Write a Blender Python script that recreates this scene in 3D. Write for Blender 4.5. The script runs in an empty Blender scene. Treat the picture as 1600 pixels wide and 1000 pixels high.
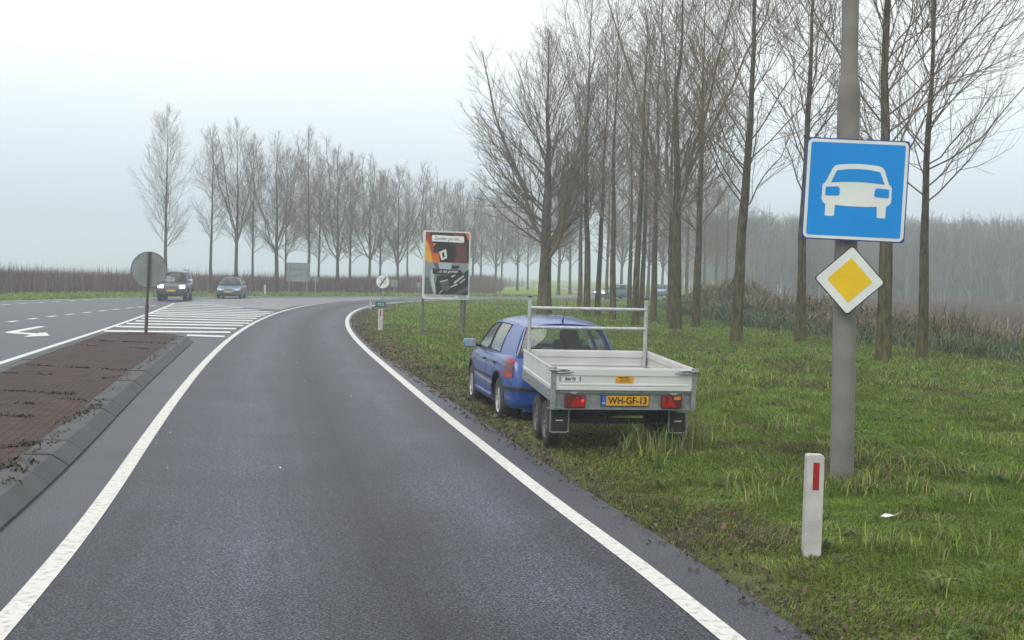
import bpy, bmesh, math, random
import numpy as np
from mathutils import Vector, Matrix, Euler
from mathutils.bvhtree import BVHTree

random.seed(7)
RNG = np.random.default_rng(11)
S = bpy.context.scene
COL = S.collection
R = math.radians

# ------------------------------------------------------------------ camera, sky, sun, exposure
CAM_H, FPX, PITCH, ROLL = 2.0, 2000.0, R(2.005), R(1.3)
_f = Vector((0, math.cos(PITCH), -math.sin(PITCH)))
_u0 = Vector((0, math.sin(PITCH), math.cos(PITCH)))
_r0 = Vector((1, 0, 0))
_r = _r0*math.cos(ROLL) + _u0*math.sin(ROLL)
_u = -_r0*math.sin(ROLL) + _u0*math.cos(ROLL)
cam_d = bpy.data.cameras.new("camera")
cam_d.sensor_width = 36; cam_d.lens = FPX/1600*36; cam_d.clip_end = 3000; cam_d.clip_start = 0.1
cam = bpy.data.objects.new("camera", cam_d); COL.objects.link(cam)
M3 = Matrix((_r, _u, -_f)).transposed()
cam.matrix_world = Matrix.Translation((0, 0, CAM_H)) @ M3.to_4x4()
S.camera = cam

SUN_EL, SUN_AZ = R(55), R(215)
W = bpy.data.worlds.new("World"); S.world = W; W.use_nodes = True
nt = W.node_tree; nt.nodes.clear()
sky = nt.nodes.new('ShaderNodeTexSky'); sky.sky_type = 'NISHITA'; sky.sun_disc = False
sky.sun_elevation = SUN_EL; sky.sun_rotation = SUN_AZ; sky.air_density = 1.0; sky.dust_density = 4.0
hs = nt.nodes.new('ShaderNodeHueSaturation'); hs.inputs['Saturation'].default_value = 0.3
tc = nt.nodes.new('ShaderNodeTexCoord'); sp = nt.nodes.new('ShaderNodeSeparateXYZ')
rp = nt.nodes.new('ShaderNodeValToRGB')
rp.color_ramp.elements[0].position = 0.0; rp.color_ramp.elements[0].color = (0.45, 0.565, 0.70, 1)
rp.color_ramp.elements[1].position = 0.6; rp.color_ramp.elements[1].color = (1.0, 1.0, 1.0, 1)
e = rp.color_ramp.elements.new(0.16); e.color = (0.93, 0.985, 1.0, 1)
vm = nt.nodes.new('ShaderNodeVectorMath'); vm.operation = 'SCALE'; vm.inputs['Scale'].default_value = 9.6
nzs = nt.nodes.new('ShaderNodeTexNoise'); nzs.inputs['Scale'].default_value = 1.6; nzs.inputs['Detail'].default_value = 3
mr = nt.nodes.new('ShaderNodeMapRange'); mr.inputs['To Min'].default_value = 0.9; mr.inputs['To Max'].default_value = 1.1
vm2 = nt.nodes.new('ShaderNodeVectorMath'); vm2.operation = 'SCALE'
mx = nt.nodes.new('ShaderNodeMixRGB'); mx.inputs['Fac'].default_value = 0.8
bg = nt.nodes.new('ShaderNodeBackground'); bg.inputs['Strength'].default_value = 0.1
ow = nt.nodes.new('ShaderNodeOutputWorld')
L = nt.links.new
L(tc.outputs['Generated'], sp.inputs[0]); L(sp.outputs['Z'], rp.inputs['Fac']); L(rp.outputs[0], vm.inputs[0])
L(tc.outputs['Generated'], nzs.inputs['Vector']); L(nzs.outputs['Fac'], mr.inputs['Value'])
L(vm.outputs[0], vm2.inputs[0]); L(mr.outputs[0], vm2.inputs['Scale'])
L(sky.outputs[0], hs.inputs['Color']); L(hs.outputs[0], mx.inputs[1]); L(vm2.outputs[0], mx.inputs[2])
L(mx.outputs[0], bg.inputs['Color']); L(bg.outputs[0], ow.inputs['Surface'])

sd = bpy.data.lights.new("sun", 'SUN'); sd.energy = 1.5; sd.angle = R(40); sd.color = (1.0, 0.985, 0.965)
so = bpy.data.objects.new("sun", sd); COL.objects.link(so)
so.rotation_euler = (R(90)-SUN_EL, 0, R(180)-SUN_AZ)

S.view_settings.view_transform = 'Standard'; S.view_settings.look = 'None'
S.view_settings.exposure = 0.47; S.view_settings.gamma = 1.0
S.cycles.use_denoising = True
S.cycles.max_bounces = 8; S.cycles.volume_bounces = 2; S.cycles.transparent_max_bounces = 16
S.cycles.diffuse_bounces = 3; S.cycles.glossy_bounces = 3
HAZE_DENSITY = 0.0020

# ------------------------------------------------------------------ helpers
def P(px, py, z=0.0):
    """point of height z seen at a pixel of the 1600x1000 photograph: used once, to survey the site"""
    d = _f + _r*((px-800)/FPX) + _u*((500-py)/FPX)
    k = (z-CAM_H)/d.z
    return Vector((d.x*k, d.y*k, z))

def PD(px, py, Y):
    d = _f + _r*((px-800)/FPX) + _u*((500-py)/FPX)
    k = Y/d.y
    return Vector((d.x*k, Y, CAM_H+d.z*k))

MATS = {}
def mat(name, c1, c2=None, scale=8.0, rough=0.6, metal=0.0, bump=0.0, bscale=None, coat=0.0, spec=0.5,
        emis=None, detail=4.0, lo=0.35, hi=0.65, attr=None, subs=0.0, coords='Object', stretch=None):
    if name in MATS: return MATS[name]
    m = bpy.data.materials.new(name); m.use_nodes = True
    n = m.node_tree; b = n.nodes['Principled BSDF']; lk = n.links.new
    b.inputs['Roughness'].default_value = rough; b.inputs['Metallic'].default_value = metal
    b.inputs['Specular IOR Level'].default_value = spec
    if coat: b.inputs['Coat Weight'].default_value = coat; b.inputs['Coat Roughness'].default_value = 0.06
    t = n.nodes.new('ShaderNodeTexCoord')
    vec = t.outputs[coords]
    if stretch:
        mp = n.nodes.new('ShaderNodeMapping'); mp.inputs['Scale'].default_value = stretch
        lk(vec, mp.inputs['Vector']); vec = mp.outputs[0]
    if attr:
        a = n.nodes.new('ShaderNodeAttribute'); a.attribute_name = attr
        lk(a.outputs['Color'], b.inputs['Base Color'])
    else:
        c2 = c2 or tuple(x*0.82 for x in c1)
        z = n.nodes.new('ShaderNodeTexNoise'); z.inputs['Scale'].default_value = scale; z.inputs['Detail'].default_value = detail
        lk(vec, z.inputs['Vector'])
        r_ = n.nodes.new('ShaderNodeValToRGB'); r_.color_ramp.elements[0].position = lo; r_.color_ramp.elements[1].position = hi
        r_.color_ramp.elements[0].color = (*c2, 1); r_.color_ramp.elements[1].color = (*c1, 1)
        lk(z.outputs['Fac'], r_.inputs['Fac']); lk(r_.outputs[0], b.inputs['Base Color'])
    if bump:
        z2 = n.nodes.new('ShaderNodeTexNoise'); z2.inputs['Scale'].default_value = bscale or scale*3; z2.inputs['Detail'].default_value = 5
        lk(vec, z2.inputs['Vector'])
        bp = n.nodes.new('ShaderNodeBump'); bp.inputs['Strength'].default_value = bump; bp.inputs['Distance'].default_value = 0.02
        lk(z2.outputs['Fac'], bp.inputs['Height']); lk(bp.outputs[0], b.inputs['Normal'])
    if emis:
        b.inputs['Emission Color'].default_value = (*emis[:3], 1); b.inputs['Emission Strength'].default_value = emis[3]
    MATS[name] = m
    return m

def glass(name, tint, refl=0.5):
    if name in MATS: return MATS[name]
    m = bpy.data.materials.new(name); m.use_nodes = True
    n = m.node_tree; n.nodes.clear(); lk = n.links.new
    o = n.nodes.new('ShaderNodeOutputMaterial'); mxs = n.nodes.new('ShaderNodeMixShader')
    tr = n.nodes.new('ShaderNodeBsdfTransparent'); tr.inputs[0].default_value = (*tint, 1)
    gl = n.nodes.new('ShaderNodeBsdfGlossy'); gl.inputs['Roughness'].default_value = 0.03
    lw = n.nodes.new('ShaderNodeLayerWeight'); lw.inputs['Blend'].default_value = 0.5
    pw = n.nodes.new('ShaderNodeMath'); pw.operation = 'POWER'; pw.inputs[1].default_value = 4.0; lk(lw.outputs['Facing'], pw.inputs[0])
    fs_ = n.nodes.new('ShaderNodeMath'); fs_.operation = 'MULTIPLY_ADD'; fs_.inputs[1].default_value = 0.95; fs_.inputs[2].default_value = refl*0.12; fs_.use_clamp = True; lk(pw.outputs[0], fs_.inputs[0])
    z = n.nodes.new('ShaderNodeTexNoise'); z.inputs['Scale'].default_value = 3
    t = n.nodes.new('ShaderNodeTexCoord'); lk(t.outputs['Object'], z.inputs['Vector'])
    mrr = n.nodes.new('ShaderNodeMapRange'); mrr.inputs['To Min'].default_value = 0.02; mrr.inputs['To Max'].default_value = 0.06
    lk(z.outputs['Fac'], mrr.inputs['Value']); lk(mrr.outputs[0], gl.inputs['Roughness'])
    lk(fs_.outputs[0], mxs.inputs['Fac']); lk(tr.outputs[0], mxs.inputs[1]); lk(gl.outputs[0], mxs.inputs[2])
    lk(mxs.outputs[0], o.inputs['Surface'])
    MATS[name] = m
    return m

def link(name, me, parent=None, loc=None, rot=None):
    o = bpy.data.objects.new(name, me); COL.objects.link(o)
    if parent is not None: o.parent = parent
    if loc is not None: o.location = loc
    if rot is not None: o.rotation_euler = rot
    return o

def tag(o, label=None, cat=None, group=None, kind=None):
    if label: o['label'] = label
    if cat: o['category'] = cat
    if group: o['group'] = group
    if kind: o['kind'] = kind
    return o

def empty(name, loc, rot=(0, 0, 0), label=None, cat=None, group=None):
    o = bpy.data.objects.new(name, None); COL.objects.link(o)
    o.location = loc; o.rotation_euler = rot; o.empty_display_size = 0.2
    return tag(o, label, cat, group)

def np_mesh(name, V, quads=None, tris=None, mats=(), smooth=False, colors=None):
    V = np.asarray(V, dtype=np.float32).reshape(-1, 3)
    nq = 0 if quads is None else len(quads); ntr = 0 if tris is None else len(tris)
    me = bpy.data.meshes.new(name)
    me.vertices.add(len(V)); me.vertices.foreach_set('co', V.ravel())
    li = []
    if nq: li.append(np.asarray(quads, dtype=np.int32).ravel())
    if ntr: li.append(np.asarray(tris, dtype=np.int32).ravel())
    li = np.concatenate(li)
    me.loops.add(len(li)); me.loops.foreach_set('vertex_index', li)
    st = np.concatenate([np.arange(nq)*4, nq*4+np.arange(ntr)*3]).astype(np.int32)
    me.polygons.add(nq+ntr); me.polygons.foreach_set('loop_start', st)
    if smooth: me.polygons.foreach_set('use_smooth', np.ones(nq+ntr, dtype=bool))
    for m in mats: me.materials.append(m)
    if colors is not None:
        ca = me.color_attributes.new('col', 'FLOAT_COLOR', 'POINT')
        c4 = np.ones((len(V), 4), dtype=np.float32); c4[:, :3] = colors
        ca.data.foreach_set('color', c4.ravel())
    me.update(calc_edges=True); me.validate()
    return me

class MB:
    def __init__(s): s.v = []; s.f = []; s.m = []
    def add(s, vs, fs, mi=0):
        b = len(s.v); s.v += [tuple(v) for v in vs]; s.f += [tuple(b+i for i in f) for f in fs]; s.m += [mi]*len(fs); return s
    def box(s, c, d, mi=0, rot=None, bev=0.0):
        bm = bmesh.new(); bmesh.ops.create_cube(bm, size=1)
        for v in bm.verts: v.co = Vector((v.co.x*d[0], v.co.y*d[1], v.co.z*d[2]))
        if bev: bmesh.ops.bevel(bm, geom=bm.edges[:], offset=min(bev, min(d)*0.45), segments=2, affect='EDGES', profile=0.5)
        M = Matrix.Translation(c) @ (Euler(rot).to_matrix().to_4x4() if rot else Matrix())
        bm.verts.index_update()
        s.add([M @ v.co for v in bm.verts], [[v.index for v in f.verts] for f in bm.faces], mi); bm.free(); return s
    def tube(s, pts, rad, n=8, mi=0, cap=True):
        pts = [Vector(p) for p in pts]
        if not hasattr(rad, '__len__'): rad = [rad]*len(pts)
        vs = []; fs = []
        for i, p in enumerate(pts):
            t = (pts[min(i+1, len(pts)-1)]-pts[max(i-1, 0)]).normalized()
            a = Vector((0, 0, 1)) if abs(t.z) < 0.9 else Vector((1, 0, 0))
            x = t.cross(a).normalized(); y = t.cross(x)
            for k in range(n):
                an = 2*math.pi*k/n
                vs.append(p+x*math.cos(an)*rad[i]+y*math.sin(an)*rad[i])
        for i in range(len(pts)-1):
            for k in range(n):
                fs.append((i*n+k, i*n+(k+1) % n, (i+1)*n+(k+1) % n, (i+1)*n+k))
        if cap: fs.append(tuple(range(n))); fs.append(tuple(range((len(pts)-1)*n, len(pts)*n)))
        return s.add(vs, fs, mi)
    def lathe(s, prof, axis='X', c=(0, 0, 0), n=24, mi=0):
        vs = []; fs = []
        for (r_, a) in prof:
            for k in range(n):
                t = 2*math.pi*k/n; x, y = r_*math.cos(t), r_*math.sin(t)
                vs.append((c[0]+a, c[1]+x, c[2]+y) if axis == 'X' else ((c[0]+x, c[1]+a, c[2]+y) if axis == 'Y' else (c[0]+x, c[1]+y, c[2]+a)))
        for i in range(len(prof)-1):
            for k in range(n): fs.append((i*n+k, i*n+(k+1) % n, (i+1)*n+(k+1) % n, (i+1)*n+k))
        return s.add(vs, fs, mi)
    def prism(s, poly, d, T, mi=0, mi_side=None):
        """poly in the x-z plane of T, front face at local y=-d, back at y=0"""
        n = len(poly)
        vs = [T @ Vector((x, -d, z)) for x, z in poly]+[T @ Vector((x, 0, z)) for x, z in poly]
        b = len(s.v); s.v += [tuple(v) for v in vs]
        from mathutils.geometry import tessellate_polygon
        tri = tessellate_polygon([[Vector((x, z, 0)) for x, z in poly]])
        for t in tri:
            s.f.append(tuple(b+i for i in t)); s.m.append(mi)
            s.f.append(tuple(b+n+i for i in reversed(t))); s.m.append(mi if mi_side is None else mi_side)
        for i in range(n):
            j = (i+1) % n; s.f.append((b+i, b+j, b+n+j, b+n+i)); s.m.append(mi if mi_side is None else mi_side)
        return s
    def text(s, txt, size, T, mi=0, shear=0.0, thick=0.001, sx=1.0, bold=0.0):
        """lettering in the x-z plane of T, centred"""
        cu = bpy.data.curves.new('lettering', 'FONT'); cu.body = txt; cu.size = size; cu.align_x = 'CENTER'; cu.align_y = 'CENTER'
        cu.extrude = thick; cu.offset = bold*size; cu.shear = shear; cu.resolution_u = 3
        o = bpy.data.objects.new('lettering', cu); COL.objects.link(o)
        bpy.context.view_layer.update()
        me = bpy.data.meshes.new_from_object(o.evaluated_get(bpy.context.evaluated_depsgraph_get()))
        s.add([T @ Vector((v.co.x*sx, -v.co.z, v.co.y)) for v in me.vertices], [list(p.vertices) for p in me.polygons], mi)
        bpy.data.meshes.remove(me); bpy.data.objects.remove(o); bpy.data.curves.remove(cu)
        return s
    def build(s, name, mats, parent=None, loc=None, rot=None, smooth=None):
        me = bpy.data.meshes.new(name); me.from_pydata(s.v, [], s.f)
        for m in (mats if isinstance(mats, (list, tuple)) else [mats]): me.materials.append(m)
        me.polygons.foreach_set('material_index', s.m)
        bm = bmesh.new(); bm.from_mesh(me); bmesh.ops.recalc_face_normals(bm, faces=bm.faces[:]); bm.to_mesh(me); bm.free()
        if smooth:
            me.polygons.foreach_set('use_smooth', [True]*len(me.polygons)); me.set_sharp_from_angle(angle=R(smooth))
        me.update()
        return link(name, me, parent, loc, rot)

def rrect(x0, z0, x1, z1, r, n=4):
    out = []
    for cx, cz, a0 in ((x1-r, z1-r, 0), (x0+r, z1-r, 90), (x0+r, z0+r, 180), (x1-r, z0+r, 270)):
        for k in range(n+1):
            a = R(a0+90*k/n); out.append((cx+r*math.cos(a), cz+r*math.sin(a)))
    return out
def circle(r, n=32, cx=0, cz=0): return [(cx+r*math.cos(2*math.pi*k/n), cz+r*math.sin(2*math.pi*k/n)) for k in range(n)]

def T2(loc, rz=0.0, tilt=0.0):
    return Matrix.Translation(loc) @ Matrix.Rotation(rz, 4, 'Z') @ Matrix.Rotation(tilt, 4, 'Y')

# ------------------------------------------------------------------ the road survey (metres, camera foot at the origin, +Y ahead)
def smooth_poly(pts, n=160, it=2):
    p = np.array(pts, float)
    for _ in range(it):
        q = p.copy(); q[1:-1] = 0.25*p[:-2]+0.5*p[1:-1]+0.25*p[2:]; p = q
    for _ in range(3):
        a = 0.75*p[:-1]+0.25*p[1:]; b = 0.25*p[:-1]+0.75*p[1:]
        p = np.vstack([p[:1], np.stack([a, b], 1).reshape(-1, 2), p[-1:]])
    d = np.r_[0, np.cumsum(np.linalg.norm(np.diff(p, axis=0), axis=1))]
    t = np.linspace(0, d[-1], n)
    return np.stack([np.interp(t, d, p[:, 0]), np.interp(t, d, p[:, 1])], 1)
RL = smooth_poly([(3.3, -6), (2.3, 1.2), (1.3, 7.1), (1.0, 8.7), (0.7, 9.8), (0.4, 11.1), (0.1, 12.8), (-0.3, 14.9), (-0.7, 16.8), (-1.2, 19.3), (-1.8, 22.5), (-2.5, 26.4),
     (-3.5, 31.4), (-4.9, 38.9), (-6.1, 46.5), (-7.2, 54.8), (-8.1, 63.6), (-8.6, 72.0), (-8.6, 80), (-7.9, 88.9), (-6.3, 96.5), (-3.8, 102.5), (0, 107), (6, 111.8), (12.5, 118), (17, 128), (18.5, 145), (18.5, 170), (18.5, 230)], 260)
LL = smooth_poly([(-1.0, -6), (-1.9, 1), (-2.7, 6.9), (-3.0, 8.9), (-3.5, 11.2), (-4.1, 14.1), (-4.9, 18.4), (-6.3, 25.6), (-8.2, 36.3), (-10.1, 49.2), (-11.2, 60.2), (-11.9, 70.4),
     (-12.0, 78.8), (-11.7, 86.8), (-10.4, 95.1), (-7.4, 103.6), (-3.3, 109.2), (3.2, 114.5), (9.6, 120.6), (13.2, 129.3), (14.5, 145), (14.5, 170), (14.5, 230)], 260)
ED = smooth_poly([(3.75, -6), (2.75, 1.2), (1.8, 7.2), (1.5, 8.4), (1.2, 9.8), (0.8, 11.5), (0.5, 13.2), (0.03, 15.2), (-0.37, 17.5), (-0.8, 19.6), (-1.3, 21.8), (-2.0, 25.7), (-2.8, 29.3),
     (-3.7, 34.2), (-4.9, 41.0), (-6.2, 49.5), (-7.1, 56.8), (-7.7, 63.9), (-8.1, 72), (-8.0, 80), (-7.4, 88.7), (-5.9, 96.1), (-3.4, 101.9), (0.3, 106.4), (6.3, 111.3), (12.9, 117.6), (17.5, 127.8), (19.1, 145), (19.1, 170), (19.1, 230)], 260)
FAR = smooth_poly([(-43, -6), (-37, 22), (-31.5, 48), (-27.5, 68.8), (-25.9, 78.5), (-24.0, 86.0), (-20, 94.6), (-15.1, 102.0), (-10, 108.2), (-3, 114.2), (2, 119.5), (5.5, 125), (7.4, 133), (8, 148), (8, 170), (8, 230)], 260)
ISL = smooth_poly([(-6.2, 2), (-8.1, 14), (-10.2, 25.4), (-11.3, 31.4), (-12.0, 35.6), (-12.8, 40.4), (-13.8, 45.6), (-15.0, 51.8), (-16.8, 62.0), (-18.9, 71.5)], 120)

def seg_dist(pts, poly):
    """distance of points to a polyline, and side (+ = right of its direction)"""
    best = np.full(len(pts), 1e9); side = np.zeros(len(pts))
    for a, b in zip(poly[:-1], poly[1:]):
        d = b-a; l2 = (d@d) or 1e-9
        t = np.clip(((pts-a)@d)/l2, 0, 1); q = pts-(a+t[:, None]*d)
        ds = np.hypot(q[:, 0], q[:, 1]); k = ds < best
        best[k] = ds[k]; side[k] = np.sign(q[k, 0]*d[1]-q[k, 1]*d[0])
    return best, side
def sstep(a, b, x): t = np.clip((x-a)/(b-a), 0, 1); return t*t*(3-2*t)
ED_, FAR_ = ED[::3], FAR[::3]
HEDGE = np.array([(18, -10), (15.5, 15), (13.6, 30), (12.4, 38), (11.6, 45), (10.8, 53), (9.9, 63), (9.6, 74), (10.5, 86), (14, 99), (21, 116), (25, 140), (28, 180), (34, 330)], float)

def vnoise(x, y, s, seed=0):
    x = x/s; y = y/s; xi = np.floor(x).astype(np.int64); yi = np.floor(y).astype(np.int64); fx = x-xi; fy = y-yi
    def h(a, b):
        n = (a*374761393+b*668265263+seed*974634777) & 0x7fffffff
        n = ((n ^ (n >> 13))*1274126177) & 0x7fffffff
        return ((n ^ (n >> 16)) & 0xffff)/65535.0
    fx = fx*fx*(3-2*fx); fy = fy*fy*(3-2*fy)
    return (h(xi, yi)*(1-fx)+h(xi+1, yi)*fx)*(1-fy)+(h(xi, yi+1)*(1-fx)+h(xi+1, yi+1)*fx)*fy

def terrain(pts):
    """ground height, paved mask, distance to asphalt edge of our lane"""
    pts = np.asarray(pts, float)
    de, se = seg_dist(pts, ED_); df, sf = seg_dist(pts, FAR_)
    paved = (se < 0) & (sf > 0) & (pts[:, 1] > -6)
    dp = np.minimum(de, df)
    outer = (~paved) & (df < de) & (sf < 0)
    dh, sh = seg_dist(pts, HEDGE)
    z = np.full(len(pts), -0.012)
    z += np.where(~paved, sstep(1.0, 5.0, dp)*(0.10*(vnoise(pts[:, 0], pts[:, 1], 4.0, 3)-0.5)+0.05*(vnoise(pts[:, 0], pts[:, 1], 1.3, 4)-0.5)), 0)
    z -= np.where(outer, 1.3*sstep(3, 45, df), 0)
    right = (~outer) & (~paved) & (sh > 0)
    z -= np.where(right, 1.1*sstep(0.5, 8, dh), 0)
    z[paved] = -0.06
    return z, paved, de, df, outer, np.where(sh > 0, dh, -dh)

# ------------------------------------------------------------------ ground, road, markings
def mat_ground():
    m = bpy.data.materials.new("turf_soil"); m.use_nodes = True
    n = m.node_tree; b = n.nodes['Principled BSDF']; lk = n.links.new
    b.inputs['Roughness'].default_value = 0.95; b.inputs['Specular IOR Level'].default_value = 0.1
    t = n.nodes.new('ShaderNodeTexCoord')
    def noise(s, d=5): z = n.nodes.new('ShaderNodeTexNoise'); z.inputs['Scale'].default_value = s; z.inputs['Detail'].default_value = d; lk(t.outputs['Object'], z.inputs['Vector']); return z
    def ramp(src, cs):
        r_ = n.nodes.new('ShaderNodeValToRGB')
        while len(r_.color_ramp.elements) < len(cs): r_.color_ramp.elements.new(0.5)
        for el, (p_, c) in zip(r_.color_ramp.elements, cs): el.position = p_; el.color = (*c, 1)
        lk(src, r_.inputs['Fac']); return r_
    g = ramp(noise(1.3).outputs['Fac'], [(0.3, (0.110, 0.145, 0.030)), (0.5, (0.180, 0.240, 0.045)), (0.7, (0.245, 0.275, 0.070))])
    d = ramp(noise(14).outputs['Fac'], [(0.3, (0.026, 0.022, 0.016)), (0.7, (0.070, 0.060, 0.042))])
    a = n.nodes.new('ShaderNodeAttribute'); a.attribute_name = 'mud'
    nz = noise(2.5)
    ad = n.nodes.new('ShaderNodeMath'); ad.operation = 'ADD'; lk(a.outputs['Fac'], ad.inputs[0])
    sb = n.nodes.new('ShaderNodeMath'); sb.operation = 'MULTIPLY_ADD'; lk(nz.outputs['Fac'], sb.inputs[0]); sb.inputs[1].default_value = 0.9; sb.inputs[2].default_value = -0.45
    lk(sb.outputs[0], ad.inputs[1]); ad.use_clamp = True
    mxx = n.nodes.new('ShaderNodeMixRGB'); lk(ad.outputs[0], mxx.inputs['Fac']); lk(g.outputs[0], mxx.inputs[1]); lk(d.outputs[0], mxx.inputs[2])
    lk(mxx.outputs[0], b.inputs['Base Color'])
    bp = n.nodes.new('ShaderNodeBump'); bp.inputs['Strength'].default_value = 0.8; bp.inputs['Distance'].default_value = 0.05
    lk(noise(9).outputs['Fac'], bp.inputs['Height']); lk(bp.outputs[0], b.inputs['Normal'])
    return m

def axis_coords(lo, hi, fine_lo, fine_hi, step, grow=1.13):
    c = list(np.arange(fine_lo, fine_hi+1e-6, step)); s = step; x = fine_hi
    while x < hi: s *= grow; x = min(x+s, hi); c.append(x)
    s = step; x = fine_lo
    while x > lo: s *= grow; x = max(x-s, lo); c.insert(0, x)
    return np.array(c)
gx = axis_coords(-600, 600, -14, 20, 0.45); gy = axis_coords(-120, 700, 4, 62, 0.5)
XX, YY = np.meshgrid(gx, gy); pts = np.stack([XX.ravel(), YY.ravel()], 1)
zg, paved, de, df, outer, dh = terrain(pts)
nxg, nyg = len(gx), len(gy)
I = np.arange(nxg*nyg).reshape(nyg, nxg)
q = np.stack([I[:-1, :-1], I[:-1, 1:], I[1:, 1:], I[1:, :-1]], -1).reshape(-1, 4)
gme = np_mesh("ground", np.c_[pts, zg], quads=q, mats=[mat_ground()], smooth=True)
mud = 1.0-sstep(0.05, 0.8, de)*0.95
mud = np.maximum(mud, 0.34*(1-sstep(0.3, 2.2, de)))
mud = np.where(outer, 0.1, mud)
at = gme.attributes.new('mud', 'FLOAT', 'POINT'); at.data.foreach_set('value', mud.astype(np.float32))
tag(link("ground", gme), kind='structure')

def mat_asphalt(name, base, speck=1.0, bands=False, rough=0.46):
    m = bpy.data.materials.new(name); m.use_nodes = True
    n = m.node_tree; b = n.nodes['Principled BSDF']; lk = n.links.new
    b.inputs['Roughness'].default_value = rough; b.inputs['Specular IOR Level'].default_value = 0.20
    t = n.nodes.new('ShaderNodeTexCoord')
    def noise(s, d=4, src=None): z = n.nodes.new('ShaderNodeTexNoise'); z.inputs['Scale'].default_value = s; z.inputs['Detail'].default_value = d; lk(src or t.outputs['Object'], z.inputs['Vector']); return z
    def ramp(src, cs):
        r_ = n.nodes.new('ShaderNodeValToRGB')
        while len(r_.color_ramp.elements) < len(cs): r_.color_ramp.elements.new(0.5)
        for el, (p_, c) in zip(r_.color_ramp.elements, cs): el.position = p_; el.color = (c[0], c[1], c[2], 1)
        lk(src, r_.inputs['Fac']); return r_
    def mul(a_, b_):
        x = n.nodes.new('ShaderNodeMixRGB'); x.blend_type = 'MULTIPLY'; x.inputs['Fac'].default_value = 1
        lk(a_, x.inputs[1]); lk(b_, x.inputs[2]); return x.outputs[0]
    w = lambda v: (v, v, v)
    fine = ramp(noise(62, 3).outputs['Fac'], [(0.32, tuple(c*0.35 for c in base)), (0.5, base), (0.66, tuple(c*2.5*speck for c in base))])
    mid = ramp(noise(0.6, 6).outputs['Fac'], [(0.3, w(0.80)), (0.7, w(1.18))])
    col = mul(fine.outputs[0], mid.outputs[0])
    vor = n.nodes.new('ShaderNodeTexVoronoi'); vor.inputs['Scale'].default_value = 38; lk(t.outputs['Object'], vor.inputs['Vector'])
    st = ramp(vor.outputs['Distance'], [(0.0, w(2.4)), (0.16, w(1.0))])
    col = mul(col, st.outputs[0])
    if bands:
        uv = n.nodes.new('ShaderNodeUVMap'); uv.uv_map = 'UVMap'
        s_ = n.nodes.new('ShaderNodeSeparateXYZ'); lk(uv.outputs[0], s_.inputs[0])
        nb = noise(0.8, 3); ma = n.nodes.new('ShaderNodeMath'); ma.operation = 'MULTIPLY_ADD'; ma.inputs[1].default_value = 0.10
        lk(nb.outputs['Fac'], ma.inputs[0]); lk(s_.outputs['X'], ma.inputs[2])
        bd = ramp(ma.outputs[0], [(0.05, w(0.80)), (0.18, w(0.98)), (0.34, w(1.45)), (0.50, w(0.92)), (0.62, w(0.48)), (0.74, w(0.95)), (0.88, w(1.45)), (1.0, w(0.85))])
        col = mul(col, bd.outputs[0])
        # long worn streaks along the lane
        mp = n.nodes.new('ShaderNodeMapping'); mp.inputs['Scale'].default_value = (26, 0.22, 1); lk(uv.outputs[0], mp.inputs['Vector'])
        sk = ramp(noise(1.0, 4, mp.outputs[0]).outputs['Fac'], [(0.3, w(0.86)), (0.7, w(1.14))])
        col = mul(col, sk.outputs[0])
    lk(col, b.inputs['Base Color'])
    bp = n.nodes.new('ShaderNodeBump'); bp.inputs['Strength'].default_value = 0.5; bp.inputs['Distance'].default_value = 0.006
    lk(noise(90, 2).outputs['Fac'], bp.inputs['Height']); lk(bp.outputs[0], b.inputs['Normal'])
    return m

def ribbon(name, A, B, z, m, nu=1, crown=0.0):
    n = len(A); V = []; uv = []
    s = np.r_[0, np.cumsum(np.linalg.norm(np.diff(A, axis=0), axis=1))]
    for i in range(n):
        for k in range(nu+1):
            t = k/nu; p = A[i]*(1-t)+B[i]*t; V.append((p[0], p[1], z+crown*4*t*(1-t))); uv.append((t, s[i]))
    I = np.arange(n*(nu+1)).reshape(n, nu+1)
    q = np.stack([I[:-1, :-1], I[:-1, 1:], I[1:, 1:], I[1:, :-1]], -1).reshape(-1, 4)
    me = np_mesh(name, V, quads=q, mats=[m])
    ul = me.uv_layers.new(name='UVMap'); vi = np.zeros(len(me.loops), dtype=np.int32); me.loops.foreach_get('vertex_index', vi)
    ul.data.foreach_set('uv', np.array(uv, dtype=np.float32)[vi].ravel())
    o = link(name, me)
    if me.polygons[0].normal.z < 0: me.flip_normals()
    return o

def offset(poly, d):
    t = np.gradient(poly, axis=0); t /= np.linalg.norm(t, axis=1)[:, None]
    return poly+np.stack([t[:, 1], -t[:, 0]], 1)*d      # + = right

def near_param(A, B):
    """resample B so that its k-th point lies beside A's k-th point"""
    idx = []; lo = 0
    for a in A:
        seg = B[lo:lo+40]; k = lo+int(np.argmin(np.hypot(*(seg-a).T))); idx.append(k); lo = max(lo, k-1)
    return B[idx]

tag(ribbon("road", FAR, ED, 0.0, mat_asphalt("asphalt_road", (0.040, 0.043, 0.053)), 6), kind='structure')
tag(ribbon("road_lane", offset(LL, 0.02), offset(near_param(LL, smooth_poly(RL, 1200, 0)), -0.02), 0.004, mat_asphalt("asphalt_lane", (0.026, 0.028, 0.037), 1.5, bands=True, rough=0.50), 8), kind='structure')
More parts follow.
